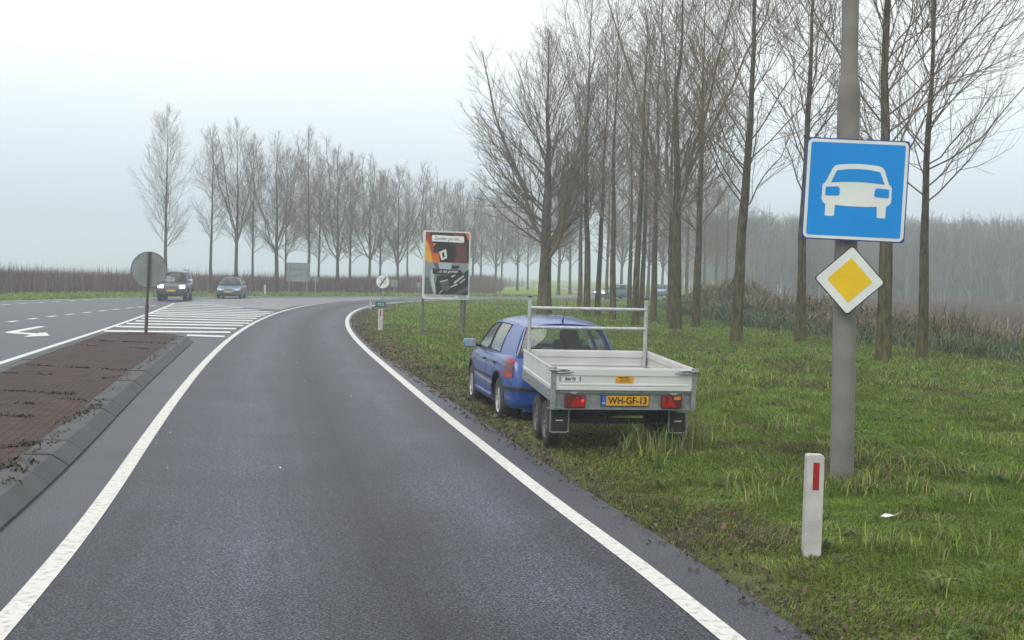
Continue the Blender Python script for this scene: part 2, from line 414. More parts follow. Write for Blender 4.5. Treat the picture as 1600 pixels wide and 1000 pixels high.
# pale older asphalt between the hatching and the bend
old = [P(*q_) for q_ in [(273, 474), (300, 468.5), (360, 467), (420, 465.5), (520, 465), (600, 464.5), (640, 465.2), (531, 470), (488, 475), (456, 479), (440, 484), (380, 481)]]
def poly_sheet(name, pts3, z, m):
    from mathutils.geometry import tessellate_polygon
    tri = tessellate_polygon([[Vector((p[0], p[1], 0)) for p in pts3]])
    o = link(name, np_mesh(name, [(p[0], p[1], z) for p in pts3], tris=tri, mats=[m]))
    bm = bmesh.new(); bm.from_mesh(o.data)
    for f in bm.faces:
        if f.normal.z < 0: f.normal_flip()
    bm.to_mesh(o.data); bm.free()
    return o
tag(poly_sheet("old_asphalt", old, 0.0045, mat_asphalt("asphalt_pale", (0.150, 0.154, 0.160))), kind='structure')

white = mat("road_paint", (0.55, 0.55, 0.515), (0.30, 0.30, 0.285), scale=16, rough=0.65, bump=0.15, bscale=80, lo=0.26, hi=0.50, detail=9, spec=0.25)
white2 = mat("road_paint_fresh", (0.58, 0.59, 0.585), (0.36, 0.37, 0.37), scale=9, rough=0.6, lo=0.26, hi=0.52, detail=8)
LINE_Z = 0.008
RLd = smooth_poly(RL, 700, 0); LLd = smooth_poly(LL, 700, 0)
tag(ribbon("edge_line", offset(RLd, -0.070), offset(RLd, 0.078), LINE_Z, white), kind='structure')
tag(ribbon("lane_line", offset(LLd, -0.078), offset(LLd, 0.070), LINE_Z, white), kind='structure')
tag(ribbon("median_line", offset(ISL, -0.08), offset(ISL, 0.08), LINE_Z, white2), kind='structure')
tag(ribbon("far_edge_line", offset(FAR, 0.35), offset(FAR, 0.55), LINE_Z, white2), kind='structure')

mk = MB()
def strip(x0, y0a, y0b, x1, y1a, y1b):
    a, b_, c, d = P(x0, y0a), P(x1, y1a), P(x1, y1b), P(x0, y0b)
    mk.add([(p.x, p.y, LINE_Z+0.002) for p in (d, c, b_, a)], [(0, 1, 2, 3)])
HT = [(292, 524.2, 351, 526.2, 2.6), (163, 517.5, 360, 519.5, 2.5), (181, 510.5, 369, 514, 2.2), (198, 506, 380, 509, 2.0), (212, 501.7, 389, 505.3, 1.9),
      (221, 497.6, 395, 501.4, 1.7), (228, 493.4, 401, 498, 1.6), (234, 490.2, 407, 495, 1.5), (240, 487.6, 415, 492.5, 1.3), (245, 484.7, 422, 490.2, 1.2),
      (251, 481.9, 428, 488, 1.0), (257, 479.2, 405, 484.8, 0.9), (263, 476.9, 380, 481, 0.8), (268, 474.9, 350, 477.5, 0.7)]
for x0, y0, x1, y1, w_ in HT: strip(x0, y0-w_*0.5, y0+w_*0.5, x1, y1-w_*0.5, y1+w_*0.5)
hm = mk.build("hatch_marking", white2); tag(hm, kind='structure')
mk = MB()
def dash_line(cs, l, w_):
    pp = np.array([(p.x, p.y) for p in cs]); pp = np.stack([np.convolve(np.pad(pp[:, k], 2, mode='reflect', reflect_type='odd'), np.ones(5)/5, 'valid') for k in (0, 1)], 1)
    tg = np.gradient(pp, axis=0)
    for p, t in zip(pp, tg):
        t = t/np.linalg.norm(t); nn = np.array([t[1], -t[0]])
        c4 = [p+t*l/2+nn*w_/2, p+t*l/2-nn*w_/2, p-t*l/2-nn*w_/2, p-t*l/2+nn*w_/2]
        mk.add([(x[0], x[1], LINE_Z) for x in c4], [(0, 1, 2, 3)])
dash_line([P(*q_) for q_ in [(-45, 512), (-17, 507.5), (14, 503), (50, 498.5), (81, 494), (110, 491), (136, 488), (161, 486), (181, 483.7), (201, 481.5), (220, 479.5), (239, 478)]], 1.15, 0.22)
dash_line([P(*q_) for q_ in [(-20, 478.2), (6, 476.5), (32, 474.7), (61, 473), (87, 471.4), (115, 469.9), (136, 468.5)]], 1.3, 0.22)
tag(mk.build("lane_dashes", white2), kind='structure')
arrow = [P(*q_) for q_ in [(72, 510.5), (60, 510.2), (7, 519.3), (12, 520.8), (48, 523.4), (36, 526.8), (78, 525), (72, 519.8), (60, 520.6), (60, 521.6), (28, 519.2)]]
tag(poly_sheet("arrow_marking", arrow, LINE_Z, white2), kind='structure')

# ------------------------------------------------------------------ median island
IZ = 0.14
kerb_bot = smooth_poly([(-2.35, 0), (-3.05, 5), (-3.7, 9.2), (-4.3, 12.5), (-5.2, 16.9), (-6.1, 21.2), (-6.9, 25.6), (-8.6, 34.6)], 200, 1)
kerb_out = offset(kerb_bot, -0.16); kerb_in = offset(kerb_bot, -0.42)
isl_left = smooth_poly([(-4.6, 0), (-5.8, 8), (-7.3, 16), (-8.9, 22.2), (-9.4, 25.0), (-10.0, 28.6), (-10.9, 33.2), (-11.2, 35.2)], 200, 1)
left_out = offset(isl_left, -0.14)
def mat_brick():
    m = bpy.data.materials.new("paving_brick"); m.use_nodes = True
    n = m.node_tree; b = n.nodes['Principled BSDF']; lk = n.links.new; b.inputs['Roughness'].default_value = 0.85; b.inputs['Specular IOR Level'].default_value = 0.15
    t = n.nodes.new('ShaderNodeTexCoord'); mp = n.nodes.new('ShaderNodeMapping'); mp.inputs['Rotation'].default_value = (0, 0, R(-12)); lk(t.outputs['Object'], mp.inputs['Vector'])
    br = n.nodes.new('ShaderNodeTexBrick'); lk(mp.outputs[0], br.inputs['Vector'])
    br.inputs['Scale'].default_value = 1.0; br.inputs['Brick Width'].default_value = 0.21; br.inputs['Row Height'].default_value = 0.105
    br.inputs['Mortar Size'].default_value = 0.011; br.inputs['Bias'].default_value = 0.0; br.inputs['Mortar Smooth'].default_value = 0.3
    br.inputs['Color1'].default_value = (0.086, 0.056, 0.050, 1); br.inputs['Color2'].default_value = (0.054, 0.037, 0.034, 1); br.inputs['Mortar'].default_value = (0.012, 0.011, 0.010, 1)
    z = n.nodes.new('ShaderNodeTexNoise'); z.inputs['Scale'].default_value = 1.4; z.inputs['Detail'].default_value = 6; lk(t.outputs['Object'], z.inputs['Vector'])
    r_ = n.nodes.new('ShaderNodeValToRGB'); r_.color_ramp.elements[0].position = 0.3; r_.color_ramp.elements[0].color = (0.72, 0.76, 0.74, 1); r_.color_ramp.elements[1].position = 0.7; r_.color_ramp.elements[1].color = (1.15, 1.1, 1.08, 1)
    lk(z.outputs['Fac'], r_.inputs['Fac'])
    x = n.nodes.new('ShaderNodeMixRGB'); x.blend_type = 'MULTIPLY'; x.inputs['Fac'].default_value = 1; lk(br.outputs['Color'], x.inputs[1]); lk(r_.outputs[0], x.inputs[2])
    lk(x.outputs[0], b.inputs['Base Color'])
    bp = n.nodes.new('ShaderNodeBump'); bp.inputs['Strength'].default_value = 0.6; bp.inputs['Distance'].default_value = 0.01; bp.invert = True
    lk(br.outputs['Fac'], bp.inputs['Height']); lk(bp.outputs[0], b.inputs['Normal'])
    return m
tag(ribbon("island_paving", isl_left, kerb_in, IZ-0.006, mat_brick(), 4), kind='structure')
concrete = mat("kerb_concrete", (0.072, 0.077, 0.081), (0.046, 0.049, 0.052), scale=2.2, rough=0.85, bump=0.2, bscale=60, lo=0.3, hi=0.7)
def kerb_run(bot, out, inn, name, block=1.06, wide_every=4, zi=IZ):
    mb = MB(); s = np.r_[0, np.cumsum(np.linalg.norm(np.diff(bot, axis=0), axis=1))]
    at_ = lambda pl, t: np.array([np.interp(t, s, pl[:, 0]), np.interp(t, s, pl[:, 1])])
    t = 0.0; k = 0
    while t < s[-1]-0.4:
        gap = 0.055 if (k % wide_every == 0) else 0.008
        t0, t1 = t+gap, min(t+block, s[-1]); dz = random.uniform(-0.008, 0.008)
        vs = []
        for tt in (t0, t1):
            a, b_, c = at_(bot, tt), at_(out, tt), at_(inn, tt)
            vs += [(a[0], a[1], -0.03), (a[0], a[1], 0.025), (b_[0], b_[1], zi+dz-0.004), (c[0], c[1], zi+dz), (c[0], c[1], -0.03)]
        fs = [(0, 1, 6, 5), (1, 2, 7, 6), (2, 3, 8, 7), (3, 4, 9, 8), (4, 3, 2, 1, 0), (5, 6, 7, 8, 9)]
        mb.add(vs, fs); t += block; k += 1
    return mb
mb = kerb_run(kerb_bot, kerb_out, kerb_in, "kerb")
tag(mb.build("kerb", concrete), kind='structure')
mb = kerb_run(offset(isl_left, -0.30), offset(isl_left, -0.20), isl_left, "kerb")
# rounded nose
nose_in = smooth_poly([tuple(isl_left[-1]), (-10.9, 36.0), (-10.1, 36.15), (-9.5, 35.8), tuple(kerb_in[-1])], 40, 0)
nose = MB(); c0 = np.array([-10.0, 33.5])
nb = [p+(p-c0)/np.linalg.norm(p-c0)*0.32 for p in nose_in]; no = [p+(p-c0)/np.linalg.norm(p-c0)*0.2 for p in nose_in]
for i in range(len(nose_in)-1):
    for lo_, hi_, z0, z1 in ((nb, no, 0.0, IZ-0.004), (no, nose_in, IZ-0.004, IZ)):
        mb.add([(*lo_[i], z0), (*lo_[i+1], z0), (*hi_[i+1], z1), (*hi_[i], z1)], [(0, 1, 2, 3)])
tag(mb.build("kerb", concrete), kind='structure')
tag(poly_sheet("island_nose_paving", [tuple(p) for p in nose_in], IZ-0.006, MATS.get("x") or bpy.data.materials["paving_brick"]), kind='structure')

# ------------------------------------------------------------------ bare trees
bark = mat("bark", (0.105, 0.090, 0.068), (0.045, 0.038, 0.028), scale=9, rough=0.95, bump=0.9, bscale=22, spec=0.1, stretch=(1, 1, 0.22))
bark_green = None
def bark_mat():
    m = bpy.data.materials.new("bark_algae"); m.use_nodes = True
    n = m.node_tree; b = n.nodes['Principled BSDF']; lk = n.links.new; b.inputs['Roughness'].default_value = 0.95; b.inputs['Specular IOR Level'].default_value = 0.1
    t = n.nodes.new('ShaderNodeTexCoord'); mp = n.nodes.new('ShaderNodeMapping'); mp.inputs['Scale'].default_value = (1, 1, 0.25); lk(t.outputs['Object'], mp.inputs['Vector'])
    z = n.nodes.new('ShaderNodeTexNoise'); z.inputs['Scale'].default_value = 14; z.inputs['Detail'].default_value = 6; lk(mp.outputs[0], z.inputs['Vector'])
    r1 = n.nodes.new('ShaderNodeValToRGB'); r1.color_ramp.elements[0].position = 0.32; r1.color_ramp.elements[0].color = (0.022, 0.019, 0.014, 1); r1.color_ramp.elements[1].position = 0.66; r1.color_ramp.elements[1].color = (0.120, 0.101, 0.076, 1)
    r2 = n.nodes.new('ShaderNodeValToRGB'); r2.color_ramp.elements[0].position = 0.32; r2.color_ramp.elements[0].color = (0.024, 0.021, 0.009, 1); r2.color_ramp.elements[1].position = 0.66; r2.color_ramp.elements[1].color = (0.110, 0.098, 0.036, 1)
    lk(z.outputs['Fac'], r1.inputs['Fac']); lk(z.outputs['Fac'], r2.inputs['Fac'])
    s_ = n.nodes.new('ShaderNodeSeparateXYZ'); lk(t.outputs['Object'], s_.inputs[0])
    z3 = n.nodes.new('ShaderNodeTexNoise'); z3.inputs['Scale'].default_value = 1.7; lk(t.outputs['Object'], z3.inputs['Vector'])
    ma = n.nodes.new('ShaderNodeMath'); ma.operation = 'MULTIPLY_ADD'; lk(s_.outputs['Z'], ma.inputs[0]); ma.inputs[1].default_value = -0.28; lk(z3.outputs['Fac'], ma.inputs[2])
    mr_ = n.nodes.new('ShaderNodeMapRange'); mr_.inputs['From Min'].default_value = -0.5; mr_.inputs['From Max'].default_value = 0.35; lk(ma.outputs[0], mr_.inputs['Value'])
    x = n.nodes.new('ShaderNodeMixRGB'); lk(mr_.outputs[0], x.inputs['Fac']); lk(r1.outputs[0], x.inputs[1]); lk(r2.outputs[0], x.inputs[2]); lk(x.outputs[0], b.inputs['Base Color'])
    bp = n.nodes.new('ShaderNodeBump'); bp.inputs['Strength'].default_value = 0.9; bp.inputs['Distance'].default_value = 0.04; lk(z.outputs['Fac'], bp.inputs['Height']); lk(bp.outputs[0], b.inputs['Normal'])
    return m
bark = bark_mat()
twig_m = mat("twig_bark", (0.205, 0.155, 0.115), (0.115, 0.086, 0.064), scale=1.2, rough=0.9, spec=0.15)

def tubes(Pn, Rn, sides):
    """Pn [n,k,3], Rn [n,k] -> verts, quads"""
    n, k, _ = Pn.shape
    T = np.gradient(Pn, axis=1); T /= (np.linalg.norm(T, axis=2, keepdims=True)+1e-9)
    ref = np.where(np.abs(T[..., 2:3]) < 0.92, np.array([0, 0, 1.0]), np.array([1.0, 0, 0]))
    ref = np.repeat(ref[:, :1], k, 1)
    X = np.cross(T, ref); X /= (np.linalg.norm(X, axis=2, keepdims=True)+1e-9); Y = np.cross(T, X)
    a = np.arange(sides)*2*np.pi/sides
    V = Pn[:, :, None, :]+Rn[:, :, None, None]*(X[:, :, None, :]*np.cos(a)[None, None, :, None]+Y[:, :, None, :]*np.sin(a)[None, None, :, None])
    I = np.arange(n*k*sides).reshape(n, k, sides); J = np.roll(I, -1, axis=2)
    Q = np.stack([I[:, :-1], J[:, :-1], J[:, 1:], I[:, 1:]], -1).reshape(-1, 4)
    return V.reshape(-1, 3), Q

def spawn(rng, PP, PR, cnt, trange, length, ang, upc, k, r_scale, wob=0.05, rmin=0.004, azi=None, keep=None):
    n = len(PP); kk = PP.shape[1]
    pi = np.repeat(np.arange(n), cnt)
    N = len(pi)
    tt = np.tile((np.arange(cnt)+0.5)/cnt, n)
    if keep is not None:
        k_ = rng.uniform(0, 1, N) < keep[pi]; pi = pi[k_]; tt = tt[k_]; N = len(pi)
    t = trange[0]+(trange[1]-trange[0])*((tt+rng.uniform(-0.4, 0.4, N)/cnt))
    t = np.clip(t, 0.01, 0.995)
    x = t*(kk-1); i0 = np.clip(np.floor(x).astype(int), 0, kk-2); fr = (x-i0)[:, None]
    p0 = PP[pi, i0]*(1-fr)+PP[pi, i0+1]*fr; r0 = PR[pi, i0]*(1-fr[:, 0])+PR[pi, i0+1]*fr[:, 0]
    tan = PP[pi, i0+1]-PP[pi, i0]; tan /= (np.linalg.norm(tan, axis=1, keepdims=True)+1e-9)
    az = rng.uniform(0, 2*np.pi, N) if azi is None else azi(N)
    ref = np.where(np.abs(tan[:, 2:3]) < 0.9, np.array([0, 0, 1.0]), np.array([1.0, 0, 0]))
    A = np.cross(tan, ref); A /= np.linalg.norm(A, axis=1, keepdims=True); B = np.cross(tan, A)
    perp = A*np.cos(az)[:, None]+B*np.sin(az)[:, None]
    an = ang(t, N); Ln = length(t, pi, N)
    d = tan*np.cos(an)[:, None]+perp*np.sin(an)[:, None]
    s = np.linspace(0, 1, k)
    out = p0[:, None, :]+d[:, None, :]*(Ln[:, None, None]*s[None, :, None])
    up = np.zeros((N, k, 3)); up[..., 2] = (Ln*upc)[:, None]*(s**2)[None, :]
    out = out+up+np.cumsum(rng.normal(0, 1, (N, k, 3))*np.r_[0, np.ones(k-1)][None, :, None], 1)*(Ln*wob)[:, None, None]
    rb = np.maximum(r0*r_scale, rmin*1.3)
    rad = rb[:, None]*(1-s)[None, :]**0.8+rmin*s[None, :]
    return out, rad, Ln

def make_tree(seed, H, tr, crown0, spread, n1, n2, n3, fork=False, up1=0.28, rmin=0.006, ang0=58, lean=0.0):
    rng = np.random.default_rng(seed)
    k = 14; s = np.linspace(0, 1, k)
    tp = np.zeros((1, k, 3)); tp[0, :, 2] = s*H
    wx = np.cumsum(rng.normal(0, 0.062, k)); wy = np.cumsum(rng.normal(0, 0.062, k)); wx -= wx[0]; wy -= wy[0]; wx -= wx[-1]*s*0.85; wy -= wy[-1]*s*0.85
    tp[0, :, 0] = wx*s*1.2+lean*s*H; tp[0, :, 1] = wy*s*1.2
    tp[0, 0, 2] = -0.25
    rad = tr*np.clip(1-s*1.0, 0.02, 1)**1.2; rad = np.maximum(rad, 0.010)
    rad[0] *= 1.35; rad[1] *= 0.98
    rad = rad[None, :]
    V1, Q1 = tubes(np.concatenate([tp[:, :1], tp[:, :1]*0.4+tp[:, 1:2]*0.6*np.array([1, 1, 0.35]), tp[:, 1:]], 1), np.concatenate([rad[:, :1], rad[:, :1]*0.8, rad[:, 1:]], 1), 12)
    # bark lumps
    V1 = V1+rng.normal(0, 0.006, V1.shape)
    def l1(t, pi, N):
        h = np.clip((t-crown0)/(1-crown0), 0, 1)
        return H*spread*((1-h)**0.62*(0.45+0.55*np.minimum(1, (h+0.10)/0.28))+0.05)*rng.uniform(0.6, 1.18, N)
    def a1(t, N):
        h = np.clip((t-crown0)/(1-crown0), 0, 1)
        return np.radians(ang0-30*h+rng.normal(0, 6, N))
    Vs = []; Qs = []; off = 0
    def put(Pn, Rn, sides):
        nonlocal off
        v, q_ = tubes(Pn, Rn, sides); Vs.append(v); Qs.append(q_+off); off += len(v)
    PP, PR = tp, rad
    if fork:
        fk, fr, _ = spawn(rng, tp, rad, fork, (crown0*0.92, crown0*1.35), lambda t, pi, N: H*(1-crown0)*rng.uniform(0.55, 0.85, N), lambda t, N: np.radians(rng.uniform(18, 34, N)), 0.34, 9, 0.44, 0.018, 0.018,
                          azi=lambda N: np.arange(N)*2*np.pi/N+rng.uniform(-0.5, 0.5, N))
        put(fk, fr, 7)
        b1f, r1f, _ = spawn(rng, fk, fr, max(8, n1//3), (0.12, 0.99), lambda t, pi, N: H*spread*0.85*(1.02-0.8*t)*rng.uniform(0.5, 1.1, N), lambda t, N: np.radians(rng.uniform(24, 46, N)), up1, 6, 0.34, 0.022, rmin*1.5)
    b1, r1, L1 = spawn(rng, PP, PR, n1, (crown0, 0.985), l1, a1, up1, 7, 0.23, 0.018, rmin*1.5)
    if fork: 
        k1 = b1f.shape[1]
        x = np.linspace(0, 6, k1); i0 = np.minimum(x.astype(int), 5); f_ = (x-i0)
        b1 = b1[:, i0]*(1-f_)[None, :, None]+b1[:, i0+1]*f_[None, :, None]; r1 = r1[:, i0]*(1-f_)[None]+r1[:, i0+1]*f_[None]
        b1 = np.concatenate([b1, b1f]); r1 = np.concatenate([r1, r1f])
    put(b1, r1, 5)
    Lb = np.linalg.norm(b1[:, -1]-b1[:, 0], axis=1)
    b2, r2, _ = spawn(rng, b1, r1, n2, (0.15, 0.97), lambda t, pi, N: (Lb[pi]*0.42*(1.12-t)+0.16)*rng.uniform(0.6, 1.2, N), lambda t, N: np.radians(rng.uniform(24, 48, N)), 0.18, 4, 0.5, 0.03, rmin, keep=np.clip(Lb/(0.62*Lb.max())+0.08, 0, 1))
    put(b2, r2, 4)
    L2 = np.linalg.norm(b2[:, -1]-b2[:, 0], axis=1)
    k3 = np.clip(L2/(0.45*L2.max())+0.1, 0, 1)
    b3, r3, _ = spawn(rng, b2, r2, n3, (0.2, 1.0), lambda t, pi, N: (L2[pi]*0.5+0.12)*rng.uniform(0.5, 1.2, N), lambda t, N: np.radians(rng.uniform(22, 55, N)), 0.14, 3, 0.6, 0.03, rmin*0.8, keep=k3)
    put(b3, r3, 3)
    tm = np_mesh("trunk", V1, quads=Q1, mats=[bark], smooth=True)
    cm = np_mesh("crown", np.concatenate(Vs), quads=np.concatenate(Qs), mats=[twig_m], smooth=True)
    return tm, cm

VAR = {
 'spire':  make_tree(1, 14.0, 0.18, 0.24, 0.28, 50, 10, 6, ang0=54, rmin=0.0042),
 'slim':   make_tree(21, 14.0, 0.165, 0.26, 0.27, 38, 8, 4, ang0=52, rmin=0.0042),
 'slim2':  make_tree(22, 14.0, 0.165, 0.32, 0.27, 34, 8, 4, ang0=50, rmin=0.0042),
 'spire2': make_tree(2, 14.0, 0.18, 0.30, 0.26, 46, 10, 6, ang0=52, lean=0.01, rmin=0.0042),
 'fork':   make_tree(3, 14.0, 0.23, 0.27, 0.30, 38, 10, 6, fork=4, ang0=54, rmin=0.0042),
 'fork2':  make_tree(4, 14.0, 0.23, 0.24, 0.31, 40, 10, 6, fork=5, ang0=56, rmin=0.0042),
 'broad':  make_tree(15, 12.5, 0.34, 0.20, 0.37, 78, 10, 6, fork=3, ang0=60, up1=0.26, rmin=0.0042),
 'open':   make_tree(6, 14.0, 0.18, 0.30, 0.37, 46, 10, 6, ang0=56, up1=0.30, rmin=0.0042),
 'open2':  make_tree(8, 15.0, 0.19, 0.27, 0.36, 54, 10, 6, ang0=52, up1=0.26, rmin=0.0042),
 'fars':   make_tree(9, 14.0, 0.20, 0.22, 0.33, 58, 11, 6, ang0=56, rmin=0.0065),
 'fars2':  make_tree(10, 14.0, 0.22, 0.21, 0.33, 44, 11, 6, fork=4, ang0=56, rmin=0.0065),
}
def tree(var, x, y, H, rot, label, group, girth=1.0, lean=0.0, z=None):
    if z is None: z = float(terrain([(x, y)])[0][0])
    tm, cm = VAR[var]
    h0 = {'broad': 12.5, 'open2': 15.0}.get(var, 14.0); s = H/h0
    root = empty("bare_tree", (x, y, z), (random.uniform(-0.012, 0.012), lean+random.uniform(-0.012, 0.012), rot), label, "tree", group)
    for nm, me in (("trunk", tm), ("crown", cm)):
        o = link(nm, me, root); o.scale = (s*girth, s*girth, s) if nm == "trunk" else (s, s, s)
    return root
GR = "roadside trees on the grass verge"
GL = "row of bare trees across the road"
# verge trees on the right: pixel of the foot, variant, height, girth, label
VERGE = [
 (1380, 568, 'open2', 15.5, 1.0, 0.00, "tall bare tree whose trunk passes right behind the blue car-road sign"),
 (1440, 563, 'open', 13.5, 0.85, 0.00, "rightmost bare tree on the verge, crown leaning right of the blue sign"),
 (1250, 535, 'spire2', 15.5, 0.90, 0.00, "slim bare tree with kinked trunk just left of the blue sign"),
 (1150, 537, 'open2', 15.0, 1.02, 0.00, "bare tree standing just beyond the right rear corner of the trailer, midway to the signs"),
 (1087, 512, 'spire', 15.0, 0.95, 0.00, "thin bare tree between the thick forked tree and the bramble bank"),
 (1055, 519, 'fork', 14.5, 0.98, 0.00, "thick-trunked forked tree right of the trailer's pipe rack"),
 (1046, 507, 'slim', 14.0, 0.75, 0.00, "slender trunk half hidden behind the thick forked tree"),
 (1021, 503, 'slim2', 14.5, 0.95, 0.00, "thin bare tree seen just right of the trailer rack's right post"),
 (1002, 497, 'slim', 14.0, 0.90, 0.00, "thin hazy trunk left of the trailer rack's right post, farther back"),
 (992, 509, 'slim2', 14.5, 0.95, 0.00, "dark trunk seen through the pipe rack, nearest to its right post"),
 (983, 489, 'slim', 14.0, 0.9, 0.00, "pale hazy trunk seen close left of the dark trunk at the rack's right end"),
 (957, 502, 'slim', 14.5, 0.95, 0.00, "bare tree behind the car roof's right end, trunk below the rack's upper pipe"),
 (933, 496, 'slim2', 14.5, 0.9, 0.00, "thin tree between the tall thick trunk and the oncoming headlight"),
 (917, 497, 'open2', 15.8, 0.90, 0.00, "tallest bare tree above the blue car roof, trunk green with algae"),
 (906, 481, 'slim', 14.0, 1.0, 0.00, "hazy thin trunk just left of the tallest tree above the car"),
 (850, 494, 'broad', 13.8, 1.0, 0.00, "broad bushy bare tree with the thickest trunk, above the blue car"),
]
for i, (px, py, var, H, g, ln, lab) in enumerate(VERGE):
    p = P(px, py); tree(var, p.x, p.y, H, random.uniform(0, 6.28), lab, GR, g, ln)
tree('open', 16.5, 29.5, 14.0, 2.2, "bare tree at the right edge of the picture, only its branches in view", GR, 1.0)
# fainter trunks farther down the verge
far_lab = "faint grey tree far back among the trunks beyond the trailer"
for px, Y in [(872, 118), (890, 128), (947, 112), (970, 140), (1012, 122), (1034, 132), (1072, 118), (1100, 138), (1118, 150), (1134, 132)]:
    p = PD(px, 470, Y)
    if terrain([(p.x, p.y)])[1][0]: p.y += 16; p.x *= p.y/(p.y-16)
    tree(random.choice(['fars', 'fars2']), p.x, p.y, random.uniform(12.5, 14.5), random.uniform(0, 6.28), far_lab, "faint far trees in the haze", random.uniform(0.8, 1.1))
# the row beyond the road on the left: pixel column, distance, variant, height
ROW = [
 (258, 96, 'spire', 13.6, 0.95, "leftmost bare tree of the row, behind the grey round sign"),
 (328, 99, 'spire2', 12.7, 0.90, "slim bare tree between the dark off-roader and the small blue car"),
 (368, 101, 'fork', 13.6, 0.80, "tall bare tree rising straight behind the small blue car"),
 (394, 105, 'spire', 12.6, 0.75, "thin bare tree just right of the small blue car"),
 (432, 106, 'fork2', 12.8, 0.95, "forked bare tree just left of the grey panel's back"),
 (446, 113, 'spire', 12.4, 0.7, "thin trunk touching the left edge of the grey panel's back"),
 (482, 110, 'spire2', 14.0, 0.9, "tall bare tree at the right edge of the grey panel's back"),
 (497, 118, 'spire', 12.2, 0.8, "thin tree behind the small round grey sign back"),
 (527, 116, 'fork', 13.2, 0.85, "forked tree midway between the grey panel and the end-of-limit sign"),
 (546, 124, 'spire', 13.2, 0.8, "thinner companion just right of the forked tree left of the end-of-limit sign"),
 (577, 124, 'fork2', 12.9, 0.8, "bare tree close left of the white end-of-limit sign"),
 (593, 132, 'spire', 12.5, 0.8, "bare tree directly behind the white end-of-limit sign"),
 (621, 131, 'fork', 13.0, 0.8, "bare tree midway between the end-of-limit sign and the billboard"),
 (636, 139, 'spire2', 13.0, 0.8, "bare tree just left of the billboard's left edge"),
 (664, 140, 'fork2', 13.0, 0.8, "bare tree hidden behind the left half of the billboard, crown above it"),
 (690, 148, 'spire', 12.6, 0.8, "bare tree rising behind the middle of the billboard"),
 (716, 150, 'fork', 12.8, 0.8, "bare tree rising behind the billboard's right half"),
 (738, 156, 'fork2', 12.8, 0.85, "first hazy tree right of the billboard"),
 (751, 164, 'spire', 12.6, 0.85, "second hazy tree right of the billboard, thinner"),
 (774, 164, 'fork', 12.8, 0.9, "left one of the close pair of hazy trees above the car's mirror side"),
 (783, 172, 'spire', 12.6, 0.9, "right one of the close pair of hazy trees above the car's mirror side"),
 (808, 172, 'fork2', 12.8, 0.9, "hazy tree just left of the trailer rack's left post"),
 (824, 180, 'spire', 12.6, 0.9, "hazy tree between the rack's left post and the broad bushy tree"),
]
for px, Y, var, H, g, lab in ROW:
    p = PD(px, 462, Y); v = {'spire': 'fars', 'spire2': 'spire2', 'fork': 'fars2', 'fork2': 'fork2'}[var] if Y > 112 else var
    tree(v, p.x, Y, H, random.uniform(0, 6.28), lab, GL, g)

# ------------------------------------------------------------------ grass and other vegetation (stuff)
def blades(P0, h, w, lean, az, cols, bend=0.5):
    """P0 [n,3] -> curved grass blades, 5 verts each"""
    n = len(P0)
    d = np.stack([np.cos(az), np.sin(az), np.zeros(n)], 1); s = np.stack([-np.sin(az), np.cos(az), np.zeros(n)], 1)
    up = np.array([0, 0, 1.0])
    mid = P0+up*(h*0.55)[:, None]+d*(h*lean*0.35)[:, None]
    tip = P0+up*(h*(1-0.35*lean))[:, None]+d*(h*lean)[:, None]
    V = np.stack([P0-s*w[:, None]/2, P0+s*w[:, None]/2, mid+s*w[:, None]*0.42, mid-s*w[:, None]*0.42, tip], 1)
    b = np.arange(n)*5
    q_ = np.stack([b, b+1, b+2, b+3], 1); t = np.stack([b+3, b+2, b+4], 1)
    return V.reshape(-1, 3), q_, t, np.repeat(cols, 5, axis=0)

def leaf_mat(name, trans=0.25):
    m = bpy.data.materials.new(name); m.use_nodes = True
    n = m.node_tree; n.nodes.clear(); lk = n.links.new
    a = n.nodes.new('ShaderNodeAttribute'); a.attribute_name = 'col'
    z = n.nodes.new('ShaderNodeTexNoise'); z.inputs['Scale'].default_value = 30; t = n.nodes.new('ShaderNodeTexCoord'); lk(t.outputs['Object'], z.inputs['Vector'])
    hv = n.nodes.new('ShaderNodeMapRange'); hv.inputs['To Min'].default_value = 0.8; hv.inputs['To Max'].default_value = 1.2; lk(z.outputs['Fac'], hv.inputs['Value'])
    vs = n.nodes.new('ShaderNodeVectorMath'); vs.operation = 'SCALE'; lk(a.outputs['Color'], vs.inputs[0]); lk(hv.outputs[0], vs.inputs['Scale'])
    df_ = n.nodes.new('ShaderNodeBsdfPrincipled'); df_.inputs['Roughness'].default_value = 0.5; df_.inputs['Specular IOR Level'].default_value = 0.25; lk(vs.outputs[0], df_.inputs['Base Color'])
    tr_ = n.nodes.new('ShaderNodeBsdfTranslucent'); lk(vs.outputs[0], tr_.inputs['Color'])
    mxs = n.nodes.new('ShaderNodeMixShader'); mxs.inputs['Fac'].default_value = trans; lk(df_.outputs[0], mxs.inputs[1]); lk(tr_.outputs[0], mxs.inputs[2])
    o = n.nodes.new('ShaderNodeOutputMaterial'); lk(mxs.outputs[0], o.inputs['Surface'])
    return m
grass_m = leaf_mat("grass_blade", 0.4)
dry_m = leaf_mat("dry_stem", 0.15)

def sample_view(n, y0, y1, xl=None, xr=None):
    """ground positions, even over the area between two distances, a little wider than the view"""
    Y = np.sqrt(RNG.uniform(y0**2, y1**2, n)); X = RNG.uniform(-0.46, 0.46, n)*Y+RNG.uniform(-1, 1, n)
    return np.stack([X, Y], 1)

